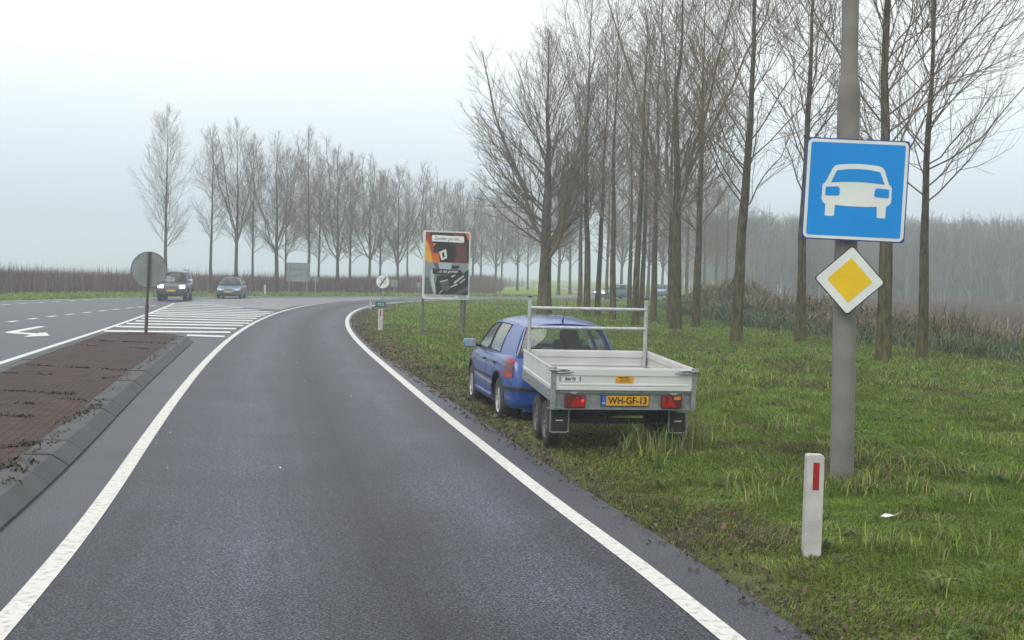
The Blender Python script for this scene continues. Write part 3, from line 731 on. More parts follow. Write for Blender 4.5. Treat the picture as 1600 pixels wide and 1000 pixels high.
PAL = np.array([(0.115, 0.185, 0.026), (0.180, 0.280, 0.040), (0.265, 0.365, 0.066), (0.105, 0.160, 0.032), (0.315, 0.335, 0.090)])
DRY = np.array([(0.200, 0.165, 0.085), (0.150, 0.110, 0.060), (0.110, 0.085, 0.050), (0.230, 0.200, 0.120)])
Vl, Ql, Tl, Cl = [], [], [], []; voff = 0
def put_blades(*a, **k):
    global voff
    v, q_, t, c = blades(*a, **k); Vl.append(v); Ql.append(q_+voff); Tl.append(t+voff); Cl.append(c); voff += len(v)
for n, y0, y1, hs_, ws_ in [(190000, 6.3, 13, 0.085, 0.0065), (200000, 13, 24, 0.10, 0.010), (170000, 24, 45, 0.11, 0.019), (110000, 45, 75, 0.12, 0.035), (70000, 75, 125, 0.14, 0.07)]:
    pt = sample_view(n*2, y0, y1)
    z, pv, de_, df__, out_, dh_ = terrain(pt)
    left = pt[:, 0] < np.interp(pt[:, 1], [0, 100], [-3, -12]) 
    keep = (~pv) & (dh_ < 3.5) & ~(out_ & (df__ > 14))
    # sparse at the trodden edge
    pr = np.where(out_, 1.0, sstep(-0.1, 0.7, de_+0.6*(vnoise(pt[:, 0], pt[:, 1], 0.5, 7)-0.55)+0.5*(vnoise(pt[:, 0], pt[:, 1], 2.2, 17)-0.5))*0.9+0.06)
    keep &= RNG.uniform(0, 1, len(pt)) < pr
    pt, z, de_, out_ = pt[keep], z[keep], de_[keep], out_[keep]
    m = len(pt)
    cl = vnoise(pt[:, 0], pt[:, 1], 0.33, 1)*0.6+vnoise(pt[:, 0], pt[:, 1], 1.4, 2)*0.4
    big = vnoise(pt[:, 0], pt[:, 1], 3.5, 5)
    lush = sstep(0.3, 3.2, de_)*0.75+0.25
    h = hs_*(0.35+1.5*cl**1.5)*RNG.uniform(0.5, 1.35, m)*(0.45+0.65*lush)
    h = np.where(out_, h*1.6, h)
    w = ws_*RNG.uniform(0.7, 1.5, m)
    ci = np.clip((cl*3.2+RNG.normal(0, 0.9, m)+big*1.6-0.6), 0, 4).astype(int)
    c = PAL[ci]*RNG.uniform(0.75, 1.25, m)[:, None]
    dryp = np.clip(0.07+0.45*(1-sstep(0.1, 1.8, de_))+0.45*(vnoise(pt[:, 0], pt[:, 1], 0.9, 9) > 0.70)*0.8+0.22*(big < 0.34), 0, 0.85)
    isd = (RNG.uniform(0, 1, m) < dryp) & ~out_
    c[isd] = DRY[RNG.integers(0, 4, isd.sum())]*RNG.uniform(0.55, 1.1, isd.sum())[:, None]
    az = RNG.uniform(0, 2*np.pi, m)*0.55+1.2+3.0*vnoise(pt[:, 0], pt[:, 1], 0.6, 21)
    put_blades(np.c_[pt, z-0.005], h, w, RNG.uniform(0.25, 1.3, m), az, c)
# tufts of longer grass: around posts, under the trailer and scattered
tc_ = [(p_.x, p_.y, s_) for p_, s_ in [(P(1300, 765), 0.5), (P(1340, 768), 0.45), (P(1270, 874), 0.22), (P(1250, 872), 0.2), (P(1000, 705), 0.35), (P(1040, 700), 0.3), (P(1020, 690), 0.3), (P(960, 712), 0.35), (P(1070, 690), 0.35), (P(900, 720), 0.25), (P(800, 664), 0.3), (P(830, 668), 0.35), (P(770, 652), 0.22), (P(748, 640), 0.2), (P(850, 700), 0.22), (P(1055, 702), 0.3), (P(1030, 712), 0.3), (P(1075, 700), 0.25), (P(1160, 760), 0.5), (P(1400, 740), 0.6), (P(1480, 860), 0.6), (P(1560, 700), 0.6)]]
for _ in range(330):
    y_ = math.sqrt(random.uniform(7.5**2, 48**2)); x_ = random.uniform(-0.1, 0.44)*y_
    tc_.append((x_, y_, random.uniform(0.1, 0.35)))
tp_ = []
for x_, y_, s_ in tc_:
    k_ = int(140*s_/0.35); tp_.append(np.c_[RNG.normal(x_, s_*0.5, k_), RNG.normal(y_, s_*0.5, k_)])
tp_ = np.concatenate(tp_); z, pv, de_, *_r2 = terrain(tp_); kp = (~pv) & (de_ > 1.1); tp_, z = tp_[kp], z[kp]; m = len(tp_)
c = PAL[RNG.integers(0, 5, m)]*RNG.uniform(0.7, 1.2, m)[:, None]; dd = RNG.uniform(0, 1, m) < 0.22; c[dd] = DRY[RNG.integers(0, 4, dd.sum())]
put_blades(np.c_[tp_, z-0.01], RNG.uniform(0.10, 0.28, m), RNG.uniform(0.006, 0.013, m)*np.clip(tp_[:, 1]/12, 0.8, 3), RNG.uniform(0.2, 1.1, m), RNG.uniform(0, 6.28, m), c)
# rank stalks hiding the trailer's right wheels
wd_ = np.concatenate([np.array([(P(px, py).x, P(px, py).y)])+RNG.normal(0, 0.16, (90, 2)) for px, py in ((1035, 708), (1062, 700), (1010, 712), (1085, 696))]); m = len(wd_)
put_blades(np.c_[wd_, terrain(wd_)[0]], RNG.uniform(0.18, 0.52, m), RNG.uniform(0.008, 0.018, m), RNG.uniform(0.15, 0.8, m), RNG.uniform(0, 6.28, m), np.array([(0.16, 0.25, 0.06), (0.25, 0.30, 0.11), (0.28, 0.23, 0.13)])[RNG.integers(0, 3, m)]*RNG.uniform(0.7, 1.1, m)[:, None])
# broad-leaved rosettes and fallen leaves among the grass
rs_ = sample_view(1500, 6.5, 40); z, pv, de_, df__, out_, dh_ = terrain(rs_); kp = (~pv) & (~out_) & (de_ > 0.5) & (dh_ < 0) & (rs_[:, 0] > np.interp(rs_[:, 1], [0, 100], [-3, -12])); rs_ = rs_[kp][:420]
k_ = 11; c0_ = np.repeat(rs_, k_, axis=0)+RNG.normal(0, 0.03, (len(rs_)*k_, 2)); m = len(c0_); zz_ = terrain(c0_)[0]; sz_ = np.repeat(RNG.uniform(0.45, 1.05, len(rs_)), k_)
c = np.array([(0.070, 0.135, 0.030), (0.110, 0.190, 0.045), (0.150, 0.210, 0.060), (0.120, 0.175, 0.070)])[np.repeat(RNG.integers(0, 4, len(rs_)), k_)]*RNG.uniform(0.7, 1.2, m)[:, None]
put_blades(np.c_[c0_, zz_+0.03], RNG.uniform(0.09, 0.17, m)*sz_, RNG.uniform(0.022, 0.042, m)*sz_, RNG.uniform(0.8, 1.7, m), RNG.uniform(0, 6.28, m), c)
lf_ = sample_view(9000, 6.3, 45); z, pv, de_, df__, out_, dh_ = terrain(lf_); kp = (~pv) & (~out_) & (dh_ < 0) & (RNG.uniform(0, 1, len(lf_)) < 0.25+0.75*(vnoise(lf_[:, 0], lf_[:, 1], 1.8, 61) > 0.55)); lf_, z = lf_[kp], z[kp]; m = len(lf_)
put_blades(np.c_[lf_, z+RNG.uniform(0.02, 0.07, m)], RNG.uniform(0.03, 0.07, m), RNG.uniform(0.02, 0.05, m)*np.clip(lf_[:, 1]/16, 0.8, 2), RNG.uniform(1.2, 2.2, m), RNG.uniform(0, 6.28, m), np.array([(0.150, 0.095, 0.050), (0.210, 0.150, 0.080), (0.085, 0.058, 0.035)])[RNG.integers(0, 3, m)])
gm = np_mesh("grass", np.concatenate(Vl), quads=np.concatenate(Ql), tris=np.concatenate(Tl), mats=[grass_m], colors=np.concatenate(Cl))
tag(link("grass", gm), "green winter grass with tan patches covering the road verges", "grass", kind='stuff')

def blade_stuff(name, P0, h, w, lean, az, c, mat_, label, cat):
    v, q_, t, cc = blades(P0, h, w, lean, az, c)
    tag(link(name, np_mesh(name, v, quads=q_, tris=t, mats=[mat_], colors=cc)), label, cat, kind='stuff')

# willow coppice beyond the road: thin upright shoots
n = 330000
pt = np.stack([RNG.uniform(-75, 75, n), RNG.uniform(84, 240, n)**1.0], 1)
pt[:, 0] = RNG.uniform(-0.50, 0.16, n)*pt[:, 1]
z, pv, de_, df__, out_, dh_ = terrain(pt)
kp = out_ & (df__ > 8.5+2.0*vnoise(pt[:, 0], pt[:, 1], 3.0, 31)) & (RNG.uniform(0, 1, n) < np.clip(1.5-(df__-8)/110, 0.25, 1))
pt, z, df__ = pt[kp], z[kp], df__[kp]; m = len(pt)
h = (1.35+1.25*RNG.beta(1.6, 2.2, m))*(0.88+0.24*vnoise(pt[:, 0], pt[:, 1], 5, 33)); h = np.where(df__ < 11, h*RNG.uniform(0.35, 1.0, m), h)
c = np.array([(0.135, 0.038, 0.042), (0.098, 0.034, 0.040), (0.140, 0.062, 0.052), (0.066, 0.029, 0.033)])[RNG.integers(0, 4, m)]*RNG.uniform(0.7, 1.2, m)[:, None]
fr = df__ < 11.5; tan_ = fr & (RNG.uniform(0, 1, m) < 0.45); c[tan_] = DRY[RNG.integers(0, 4, tan_.sum())]*0.9
blade_stuff("willow_coppice", np.c_[pt, z], h, RNG.uniform(0.018, 0.040, m), RNG.uniform(0.0, 0.22, m), RNG.uniform(0, 6.28, m), c, dry_m, "reddish brown field of thin willow shoots beyond the far road", "willow field")

# reeds and brambles along the ditch on the right
n = 120000
t_ = RNG.uniform(0, 1, n); hp = smooth_poly(HEDGE[:-5], 400, 1)
ii = np.minimum((t_*399).astype(int), 398); base = hp[ii]; tg = hp[ii+1]-hp[ii]; tg /= np.linalg.norm(tg, axis=1)[:, None]
offd = RNG.gamma(2.2, 2.0, n)-0.6
pt = base+np.stack([tg[:, 1], -tg[:, 0]], 1)*offd[:, None]+RNG.normal(0, 0.3, (n, 2))
z, pv, *_r2 = terrain(pt); kp = (pt[:, 1] > 12) & (~pv) & (offd < 14); pt, z, offd = pt[kp], z[kp], offd[kp]; m = len(pt)
v1 = vnoise(pt[:, 0], pt[:, 1], 3.0, 41); v2 = vnoise(pt[:, 0], pt[:, 1], 1.1, 42)
reed = (pt[:, 1] > 50) | ((v1 > 0.62) & (pt[:, 1] > 26))
far_ = sstep(46, 60, pt[:, 1])
offd = offd+3.2*(vnoise(pt[:, 0], pt[:, 1], 2.6, 47)-0.55)
mound = (0.12+(0.30+0.95*v2*v1+0.25*v1)*sstep(-0.5, 3.0, offd))*(1+0.45*far_)
zo = mound*RNG.beta(1.6, 1.1, m)
h = np.where(reed, RNG.uniform(0.35, 0.75, m), RNG.uniform(0.16, 0.42, m))*(1+0.5*far_)
tall = RNG.uniform(0, 1, m) < 0.04+0.16*reed; h = np.where(tall, 0.55+0.6*mound, h); zo = np.where(tall, 0.0, zo)
z = z+zo
cg = np.array([(0.085, 0.135, 0.038), (0.120, 0.155, 0.050), (0.065, 0.100, 0.036)]); cb = np.array([(0.085, 0.062, 0.048), (0.120, 0.085, 0.060), (0.060, 0.046, 0.040)])
cr = np.array([(0.205, 0.150, 0.085), (0.160, 0.120, 0.070), (0.120, 0.085, 0.058)])
c = cb[RNG.integers(0, 3, m)]; k_ = (offd < 1.8+3.0*v2) & (RNG.uniform(0, 1, m) < 0.8); c[k_] = cg[RNG.integers(0, 3, k_.sum())]; k_ = reed & (RNG.uniform(0, 1, m) < 0.8) & (offd > 0.7); c[k_] = cr[RNG.integers(0, 3, k_.sum())]
c = c*RNG.uniform(0.7, 1.2, m)[:, None]
blade_stuff("bank_vegetation", np.c_[pt, z-0.02], h, RNG.uniform(0.014, 0.04, m)*np.clip(pt[:, 1]/38, 0.7, 2), np.where(tall, RNG.uniform(0.1, 0.5, m), RNG.uniform(0.4, 1.9, m)), RNG.uniform(0, 6.28, m), c, dry_m, "brown reeds, brambles and rank green weeds along the ditch bank", "bank vegetation")
# reddish young shoots beyond the ditch
n = 170000
pt = np.stack([RNG.uniform(12, 95, n), np.sqrt(RNG.uniform(48**2, 178**2, n))], 1); z, pv, de_, df__, out_, dh_ = terrain(pt); kp = (dh_ > np.where(pt[:, 1] > 105, 4, 11)) & (~pv) & (pt[:, 0] < 0.54*pt[:, 1]); pt, z = pt[kp], z[kp]; m = len(pt)
c = np.array([(0.110, 0.062, 0.055), (0.130, 0.085, 0.070), (0.080, 0.050, 0.046)])[RNG.integers(0, 3, m)]*RNG.uniform(0.8, 1.2, m)[:, None]
blade_stuff("willow_shoots", np.c_[pt, z], RNG.uniform(0.6, 1.5, m), RNG.uniform(0.018, 0.036, m)*np.clip(pt[:, 1]/80, 1, 2), RNG.uniform(0, 0.35, m), RNG.uniform(0, 6.28, m), c, dry_m, "low reddish shoots between the ditch and the far wood", "shoots")

# pale chips and grit on the carriageway
n = 60
k_ = RNG.integers(0, 900, n); t_ = RNG.uniform(0, 1, n)[:, None]; a_ = near_param(LL, smooth_poly(RL, 1200, 0)); k_ = RNG.integers(20, 110, n)
pt = LL[k_]*(1-t_)+a_[k_]*t_
blade_stuff("road_grit", np.c_[pt, np.full(n, 0.006)], RNG.uniform(0.008, 0.03, n), RNG.uniform(0.008, 0.03, n), RNG.uniform(1.4, 2.4, n), RNG.uniform(0, 6.28, n), np.full((n, 3), 0.55)*RNG.uniform(0.5, 1.2, n)[:, None], dry_m, "pale chips and grit scattered on the asphalt lane", "grit")

# far wood on the right: one hazy mass of thin poplars
n = 1500
Y = RNG.uniform(165, 300, n); X = RNG.uniform(0.10, 0.52, n)*Y
pt = np.stack([X, Y], 1); z, pv, de_, df__, out_, dh_ = terrain(pt); kp = ~pv & (de_ > 3) & (dh_ > 3); pt, z = pt[kp], z[kp]; m = len(pt)
H = RNG.uniform(11.2, 13.6, m)*np.interp(pt[:, 1], [165, 300], [0.85, 1.25])
s_ = np.linspace(0, 1, 4)
Tp = np.zeros((m, 4, 3)); Tp[..., 0] = pt[:, :1]; Tp[..., 1] = pt[:, 1:]; Tp[..., 2] = z[:, None]+H[:, None]*s_[None]
Tp[:, 1:, :2] += RNG.normal(0, 0.12, (m, 3, 2))
Tr = 0.14*(1-s_)[None]+0.03+np.zeros((m, 1))
va, qa = tubes(Tp, Tr, 4)
b1, r1, _ = spawn(RNG, Tp, Tr, 30, (0.12, 0.98), lambda t, pi, N: (0.30*(1-t)+0.07)*H[pi]*RNG.uniform(0.5, 1.1, N), lambda t, N: np.radians(RNG.uniform(24, 44, N)), 0.2, 3, 0.45, 0.03, 0.022)
vb, qb = tubes(b1, r1, 3)
b2, r2, _ = spawn(RNG, b1, r1, 3, (0.3, 0.95), lambda t, pi, N: RNG.uniform(0.6, 1.5, N), lambda t, N: np.radians(RNG.uniform(20, 45, N)), 0.2, 3, 0.6, 0.03, 0.018)
vc, qc = tubes(b2, r2, 3)
wm = np_mesh("far_wood", np.concatenate([va, vb, vc]), quads=np.concatenate([qa, qb+len(va), qc+len(va)+len(vb)]), mats=[mat("haze_pale_bark", (0.21, 0.20, 0.195), (0.14, 0.135, 0.13), scale=0.4, rough=0.9, spec=0.15)], smooth=True)  # grey bark made paler than the other twigs: distance haze put into its colour
tag(link("far_wood", wm), "grey misty wood of close-set bare poplars behind the ditch", "wood", kind='stuff')

# weeds in the island joints, dead leaves in the gutter, scraps
wp = []
def joint(p0, p1, k, s_=0.05, z=IZ):
    a, b_ = P(*p0, z), P(*p1, z); t = RNG.uniform(0, 1, k)
    g = vnoise(t*40, t*0+p0[1], 1.0, 51) > 0.42; t = t[g]
    wp.append(np.c_[a.x+(b_.x-a.x)*t+RNG.normal(0, s_, len(t)), a.y+(b_.y-a.y)*t+RNG.normal(0, s_, len(t))])
for a, b_, k in [((148, 532), (275, 537), 380), ((130, 539), (150, 540), 60), ((200, 543), (232, 545), 120), ((45, 570), (198, 578), 420), ((0, 582), (78, 585), 140), ((2, 609), (122, 616), 330),
                 ((30, 630), (70, 631), 80), ((0, 648), (48, 651), 160), ((92, 662), (155, 632), 240), ((0, 700), (60, 690), 200), ((0, 735), (30, 715), 160), ((170, 520), (275, 523), 170),
                 ((52, 712), (276, 528), 420), ((100, 622), (150, 628), 60), ((160, 592), (200, 585), 70), ((0, 760), (62, 712), 120)]:
    joint(a, b_, k)
wp = np.concatenate(wp); m = len(wp)
c = np.array([(0.030, 0.026, 0.016), (0.050, 0.040, 0.024), (0.045, 0.050, 0.022), (0.075, 0.055, 0.035)])[RNG.integers(0, 4, m)]
blade_stuff("joint_weeds", np.c_[wp, np.full(m, IZ-0.008)], RNG.uniform(0.02, 0.055, m), RNG.uniform(0.012, 0.03, m), RNG.uniform(0.5, 1.6, m), RNG.uniform(0, 6.28, m), c, dry_m, "dark moss and dead weeds in the joints of the brick island", "weeds")
n = 8000
k_ = RNG.integers(0, 150, n); ep = smooth_poly(ED, 500, 0)[k_+20]; tg = np.gradient(smooth_poly(ED, 500, 0), axis=0)[k_+20]; tg /= np.linalg.norm(tg, axis=1)[:, None]
d_ = RNG.gamma(1.5, 0.42, n)-0.17
pt = ep+np.stack([tg[:, 1], -tg[:, 0]], 1)*d_[:, None]+tg*RNG.uniform(-0.3, 0.3, n)[:, None]
zz = np.where(d_ < 0.02, 0.004, terrain(pt)[0]+0.012)
c = np.array([(0.060, 0.042, 0.028), (0.095, 0.065, 0.040), (0.040, 0.030, 0.022), (0.130, 0.095, 0.060)])[RNG.integers(0, 4, n)]
blade_stuff("leaf_litter", np.c_[pt, zz], RNG.uniform(0.012, 0.05, n), RNG.uniform(0.015, 0.045, n)*np.clip(pt[:, 1]/14, 0.7, 2.5), RNG.uniform(1.0, 2.2, n), RNG.uniform(0, 6.28, n), c, dry_m, "brown dead leaves and mud crumbs along the asphalt edge", "leaf litter")

# ------------------------------------------------------------------ shared object materials
galv = mat("galvanised_steel", (0.30, 0.325, 0.335), (0.19, 0.205, 0.215), scale=22, rough=0.5, metal=0.55, lo=0.3, hi=0.7, bump=0.05)
alu = mat("aluminium_panel", (0.66, 0.67, 0.66), (0.58, 0.59, 0.58), scale=3, rough=0.42, metal=0.3)
black_p = mat("black_plastic", (0.018, 0.018, 0.019), (0.012, 0.012, 0.012), scale=20, rough=0.6)
rubber = mat("tyre_rubber", (0.020, 0.020, 0.021), (0.035, 0.032, 0.028), scale=6, rough=0.85)
rim_m = mat("wheel_alloy", (0.50, 0.50, 0.50), (0.30, 0.29, 0.28), scale=9, rough=0.4, metal=0.6)
red_l = mat("red_lens", (0.36, 0.006, 0.006), (0.26, 0.005, 0.006), scale=40, rough=0.3, coat=0.2)
dark_l = mat("smoked_lens", (0.075, 0.010, 0.010), (0.12, 0.018, 0.016), scale=30, rough=0.3, coat=0.2)
amber_l = mat("amber_lens", (0.60, 0.22, 0.02), (0.5, 0.16, 0.02), scale=30, rough=0.2)
plate_y = mat("plate_yellow", (0.62, 0.31, 0.006), (0.54, 0.26, 0.006), scale=8, rough=0.4)
plate_b = mat("plate_blue", (0.03, 0.10, 0.42), rough=0.4)
ink = mat("black_ink", (0.012, 0.012, 0.014), rough=0.6)
paint_w = mat("sign_white", (0.72, 0.73, 0.71), (0.62, 0.63, 0.61), scale=4, rough=0.4)
interior = mat("car_interior", (0.035, 0.036, 0.038), (0.022, 0.022, 0.024), scale=12, rough=0.9)
seat_m = mat("seat_fabric", (0.050, 0.052, 0.056), (0.034, 0.035, 0.038), scale=40, rough=0.95)
lens_c = mat("headlamp_glass", (0.60, 0.62, 0.64), (0.42, 0.43, 0.45), scale=30, rough=0.1, coat=0.6)
chrome = mat("bright_trim", (0.62, 0.63, 0.65), rough=0.18, metal=0.9)
lamp_on = mat("headlamp_lit", (0.9, 0.88, 0.8), rough=0.2, emis=(1.0, 0.90, 0.70, 6.0))
win_g = glass("car_glass", (0.80, 0.90, 0.86), 0.40)
win_dark = glass("car_glass_dark", (0.62, 0.70, 0.72), 0.42)

# ------------------------------------------------------------------ cars
def loft_body(stations, prof):
    """stations (y, zlow, ztop, halfwidth); prof list of (width fraction, height fraction)"""
    m = MB(); n = len(prof); ring = []
    for (y, zl, zt, hw) in stations:
        left = [(hw*a, y, zl+(zt-zl)*b) for a, b in prof]
        right = [(-x, y_, z_) for x, y_, z_ in reversed(left) if x > 1e-6]
        ring.append(left+right)
    k = len(ring[0]); vs = [v for r_ in ring for v in r_]; fs = []
    for i in range(len(ring)-1):
        for j in range(k): fs.append((i*k+j, i*k+(j+1) % k, (i+1)*k+(j+1) % k, (i+1)*k+j))
    fs.append(tuple(range(k))); fs.append(tuple(range((len(ring)-1)*k, len(ring)*k)))
    m.add(vs, fs)
    return m

def eval_mesh(o):
    dg = bpy.context.evaluated_depsgraph_get(); dg.update()
    return bpy.data.meshes.new_from_object(o.evaluated_get(dg))

def cut_arches(body, wheels, rad, hw, cutter_mat):
    m = MB()
    for (y, z) in wheels:
        for sx in (-1, 1):
            m.lathe([(0.0, sx*(hw-0.27)), (rad, sx*(hw-0.27)), (rad, sx*(hw+0.3)), (0.0, sx*(hw+0.3))], 'X', (0, y, z), 28)
    c = m.build("arch_cutter", cutter_mat, body.parent)
    bm = bmesh.new(); bm.from_mesh(c.data); bmesh.ops.remove_doubles(bm, verts=bm.verts[:], dist=1e-5); bmesh.ops.recalc_face_normals(bm, faces=bm.faces[:]); bm.to_mesh(c.data); bm.free()
    b = body.modifiers.new("arch", 'BOOLEAN'); b.object = c; b.operation = 'DIFFERENCE'; b.solver = 'EXACT'
    bpy.context.view_layer.update()
    me = eval_mesh(body); body.modifiers.clear(); old = body.data; body.data = me
    bpy.data.objects.remove(c)
    me.materials.clear(); me.materials.append(old.materials[0]); me.materials.append(cutter_mat)
    for p_ in me.polygons:
        p_.material_index = 1 if (abs(p_.center.x) > hw-0.30 and any(math.hypot(p_.center.y-y, p_.center.z-z) < rad+0.004 for y, z in wheels)) else 0
    me.polygons.foreach_set('use_smooth', [True]*len(me.polygons)); me.set_sharp_from_angle(angle=R(38)); me.update()

def panel(c00, c10, c11, c01, bulge, nrm, mrg, nu=6, nv=4):
    """bilinear curved panel: returns shell faces and window faces; mrg=(left,right,bottom,top) window margins in 0..1"""
    c00, c10, c11, c01 = map(Vector, (c00, c10, c11, c01)); nrm = Vector(nrm)
    us = [0]+[mrg[0]+(1-mrg[0]-mrg[1])*i/nu for i in range(nu+1)]+[1]
    vs = [0]+[mrg[2]+(1-mrg[2]-mrg[3])*i/nv for i in range(nv+1)]+[1]
    V = []
    for v in vs:
        for u in us:
            p = (c00*(1-u)+c10*u)*(1-v)+(c01*(1-u)+c11*u)*v
            V.append(p+nrm*(bulge[0]*4*u*(1-u)+bulge[1]*4*v*(1-v)))
    n = len(us); shell = []; win = []
    for j in range(len(vs)-1):
        for i in range(n-1):
            f = (j*n+i, j*n+i+1, (j+1)*n+i+1, (j+1)*n+i)
            (win if (1 <= i <= nu and 1 <= j <= nv) else shell).append(f)
    return V, shell, win

def car_wheel(parent, x, y, z, r_, w, side, rim, spokes=6, name="wheel"):
    root = MB()
    s = side
    root.lathe([(r_*0.62, -w/2), (r_*0.90, -w/2), (r_*0.985, -w/2+0.02), (r_, -w/4), (r_, w/4), (r_*0.985, w/2-0.02), (r_*0.90, w/2), (r_*0.62, w/2)], 'X', (0, 0, 0), 32)
    wl = root.build(name, rubber, parent, (x, y, z), smooth=50)
    m = MB(); o = s*w/2
    m.lathe([(r_*0.63, o), (r_*0.60, o-s*0.006), (r_*0.56, o-s*0.03), (0.001, o-s*0.05)], 'X', (0, 0, 0), 28)
    for k in range(spokes):
        a = 2*math.pi*k/spokes
        m.box((o-s*0.022, math.cos(a)*r_*0.32, math.sin(a)*r_*0.32), (0.02, r_*0.56, r_*0.15), rot=(a, 0, 0), bev=0.006)
    m.lathe([(0.001, o-s*0.005), (r_*0.13, o-s*0.010), (r_*0.15, o-s*0.05)], 'X', (0, 0, 0), 16)
    m.build("rim", rim, wl, smooth=40)
    return wl

def build_car(name, loc, rz, spec, label, cat):
    sp_ = spec
    root = empty(name, loc, (0, 0, rz), label, cat)
    paint = sp_['paint']
    PROF = sp_.get('prof') or [(0.0, 0.0), (0.80, 0.0), (0.93, 0.06), (0.985, 0.30), (1.0, 0.55), (0.985, 0.72), (0.965, 0.86), (0.93, 0.97), (0.82, 1.0), (0.0, 1.015)]
    b = loft_body(sp_['stations'], PROF).build("body", paint, root)
    ss = b.modifiers.new("smooth", 'SUBSURF'); ss.levels = 2; ss.render_levels = 2
    bpy.context.view_layer.update(); me = eval_mesh(b); b.modifiers.clear(); b.data = me
    cut_arches(b, sp_['wheels'], sp_['arch_r'], sp_['hw'], black_p)
    bvh = BVHTree.FromPolygons([v.co.copy() for v in b.data.vertices], [list(p.vertices) for p in b.data.polygons])
    def side_pt(y, z, sx, off=0.004):
        h = bvh.ray_cast(Vector((sx*3, y, z)), Vector((-sx, 0, 0)))
        return (h[0]+Vector((sx*off, 0, 0))) if h[0] else Vector((sx*sp_['hw'], y, z))
    def end_pt(x, z, sy, off=0.004):
        h = bvh.ray_cast(Vector((x, sp_['yc']+sy*6, z)), Vector((0, -sy, 0)))
        return (h[0]+Vector((0, sy*off, 0))) if h[0] else Vector((x, sp_['yc']+sy*sp_['yc'], z))
    def polar(cx, cy, a, z, sx, sy, off=0.005):
        d = Vector((sx*math.sin(a), sy*math.cos(a), 0)); o_ = Vector((sx*cx, cy, z))
        h = bvh.ray_cast(o_+d*3, -d)
        return (h[0]+d*off) if h[0] else o_+d*0.5
    # greenhouse shell with window openings
    shell = MB(); G_ = sp_['gh']; trim = MB()
    wins = []
    def add_panel(nm, cs, bulge, nrm, mrg, glass_, nu=6, nv=4, window=True):
        V, sf, wf = panel(*cs, bulge, nrm, mrg, nu, nv)
        shell.add(V, sf if window else sf+wf)
        if window:
            g = MB(); g.add([Vector(v)+Vector(nrm)*0.002 for v in V], wf); wins.append((nm, g, glass_))
    for sx in (1, -1):
        for (nm, yb0, xb0, zb0, yb1, xb1, zb1, yt0, xt0, zt0, yt1, xt1, zt1, mrg, isw) in G_['side']:
            add_panel(nm, [(sx*xb0, yb0, zb0), (sx*xb1, yb1, zb1), (sx*xt1, yt1, zt1), (sx*xt0, yt0, zt0)], (0, 0.022), (sx, 0, 0.3), mrg, sp_.get('glass', win_g), 5, 4, isw)
    for nm, c4, bl, nrm, mrg in G_['ends']:
        add_panel(nm, c4, bl, nrm, mrg, sp_.get('glass', win_g), 8, 5)
    # roof
    rl = G_['roof']; V = []; n = 9
    for (y, hw, ze, cam_) in rl:
        for k in range(n):
            u = -1+2*k/(n-1); V.append((hw*u, y, ze+cam_*(1-abs(u)**2.6)))
    F_ = [(j*n+i, j*n+i+1, (j+1)*n+i+1, (j+1)*n+i) for j in range(len(rl)-1) for i in range(n-1)]
    shell.add(V, F_)
    gh = shell.build("roof", paint, root)
    bm = bmesh.new(); bm.from_mesh(gh.data); bmesh.ops.remove_doubles(bm, verts=bm.verts[:], dist=0.006); bmesh.ops.recalc_face_normals(bm, faces=bm.faces[:]); bm.to_mesh(gh.data); bm.free()
    so_ = gh.modifiers.new("thick", 'SOLIDIFY'); so_.thickness = 0.028; so_.offset = -1
    bpy.context.view_layer.update(); me = eval_mesh(gh); gh.modifiers.clear(); gh.data = me
    me.polygons.foreach_set('use_smooth', [True]*len(me.polygons)); me.set_sharp_from_angle(angle=R(52)); me.update()
    for nm, g, gl_ in wins:
        # each pane with a dark rubber seal round it
        bm = bmesh.new(); vv = [bm.verts.new(v) for v in g.v]
        for f in g.f: bm.faces.new([vv[i] for i in f])
        for v in [v for v in bm.verts if not v.link_faces]: bm.verts.remove(v)
        bm.verts.index_update(); loop = []
        be = [e_ for e_ in bm.edges if len(e_.link_faces) == 1]
        st = be[0].verts[0]; cur = st; used = set()
        while True:
            loop.append(cur.co.copy()); nx = None
            for e_ in cur.link_edges:
                if len(e_.link_faces) == 1 and e_ not in used: used.add(e_); nx = e_.other_vert(cur); break
            if nx is None or nx is st: break
            cur = nx
        bm.free()
        w_ = g.build(nm, gl_, root, smooth=30)
        sl = MB(); sl.tube(loop+[loop[0], loop[1]], 0.011, 5, cap=False); sl.build("window_seal", black_p, w_)
    # cabin
    cb = MB(); y0, y1, hw, zf, zs = sp_['cabin']
    cb.box((0, (y0+y1)/2, zf-0.06), (hw*2, y1-y0, 0.08)); cb.box((0, y1-0.22, zs-0.04), (hw*2, 0.42, 0.12), bev=0.03)
    cb.build("cabin_floor", interior, root)
    for x, y, hgt, wd in sp_['seats']:
        s_ = MB(); s_.box((x, y, zf+hgt*0.42), (wd, 0.14, hgt*0.84), rot=(R(12), 0, 0), bev=0.05); s_.box((x, y-0.06, zf+hgt*0.98), (min(0.27, wd), 0.09, 0.17), rot=(R(8), 0, 0), bev=0.035)
        s_.build("seat", seat_m, root, smooth=40)
    for (y, z) in sp_['wheels']:
        for sx in (-1, 1): car_wheel(root, sx*(sp_['hw']-sp_['tyre_w']/2-0.022), y, z, sp_['wheel_r'], sp_['tyre_w'], sx, sp_.get('rim', rim_m), sp_.get('spokes', 6))
    ub = MB(); ub.box((0, sp_['yc'], sp_['under']-0.03), (sp_['hw']*1.22, sp_['yc']*1.85, 0.16), bev=0.03); ub.build("underbody", black_p, root)
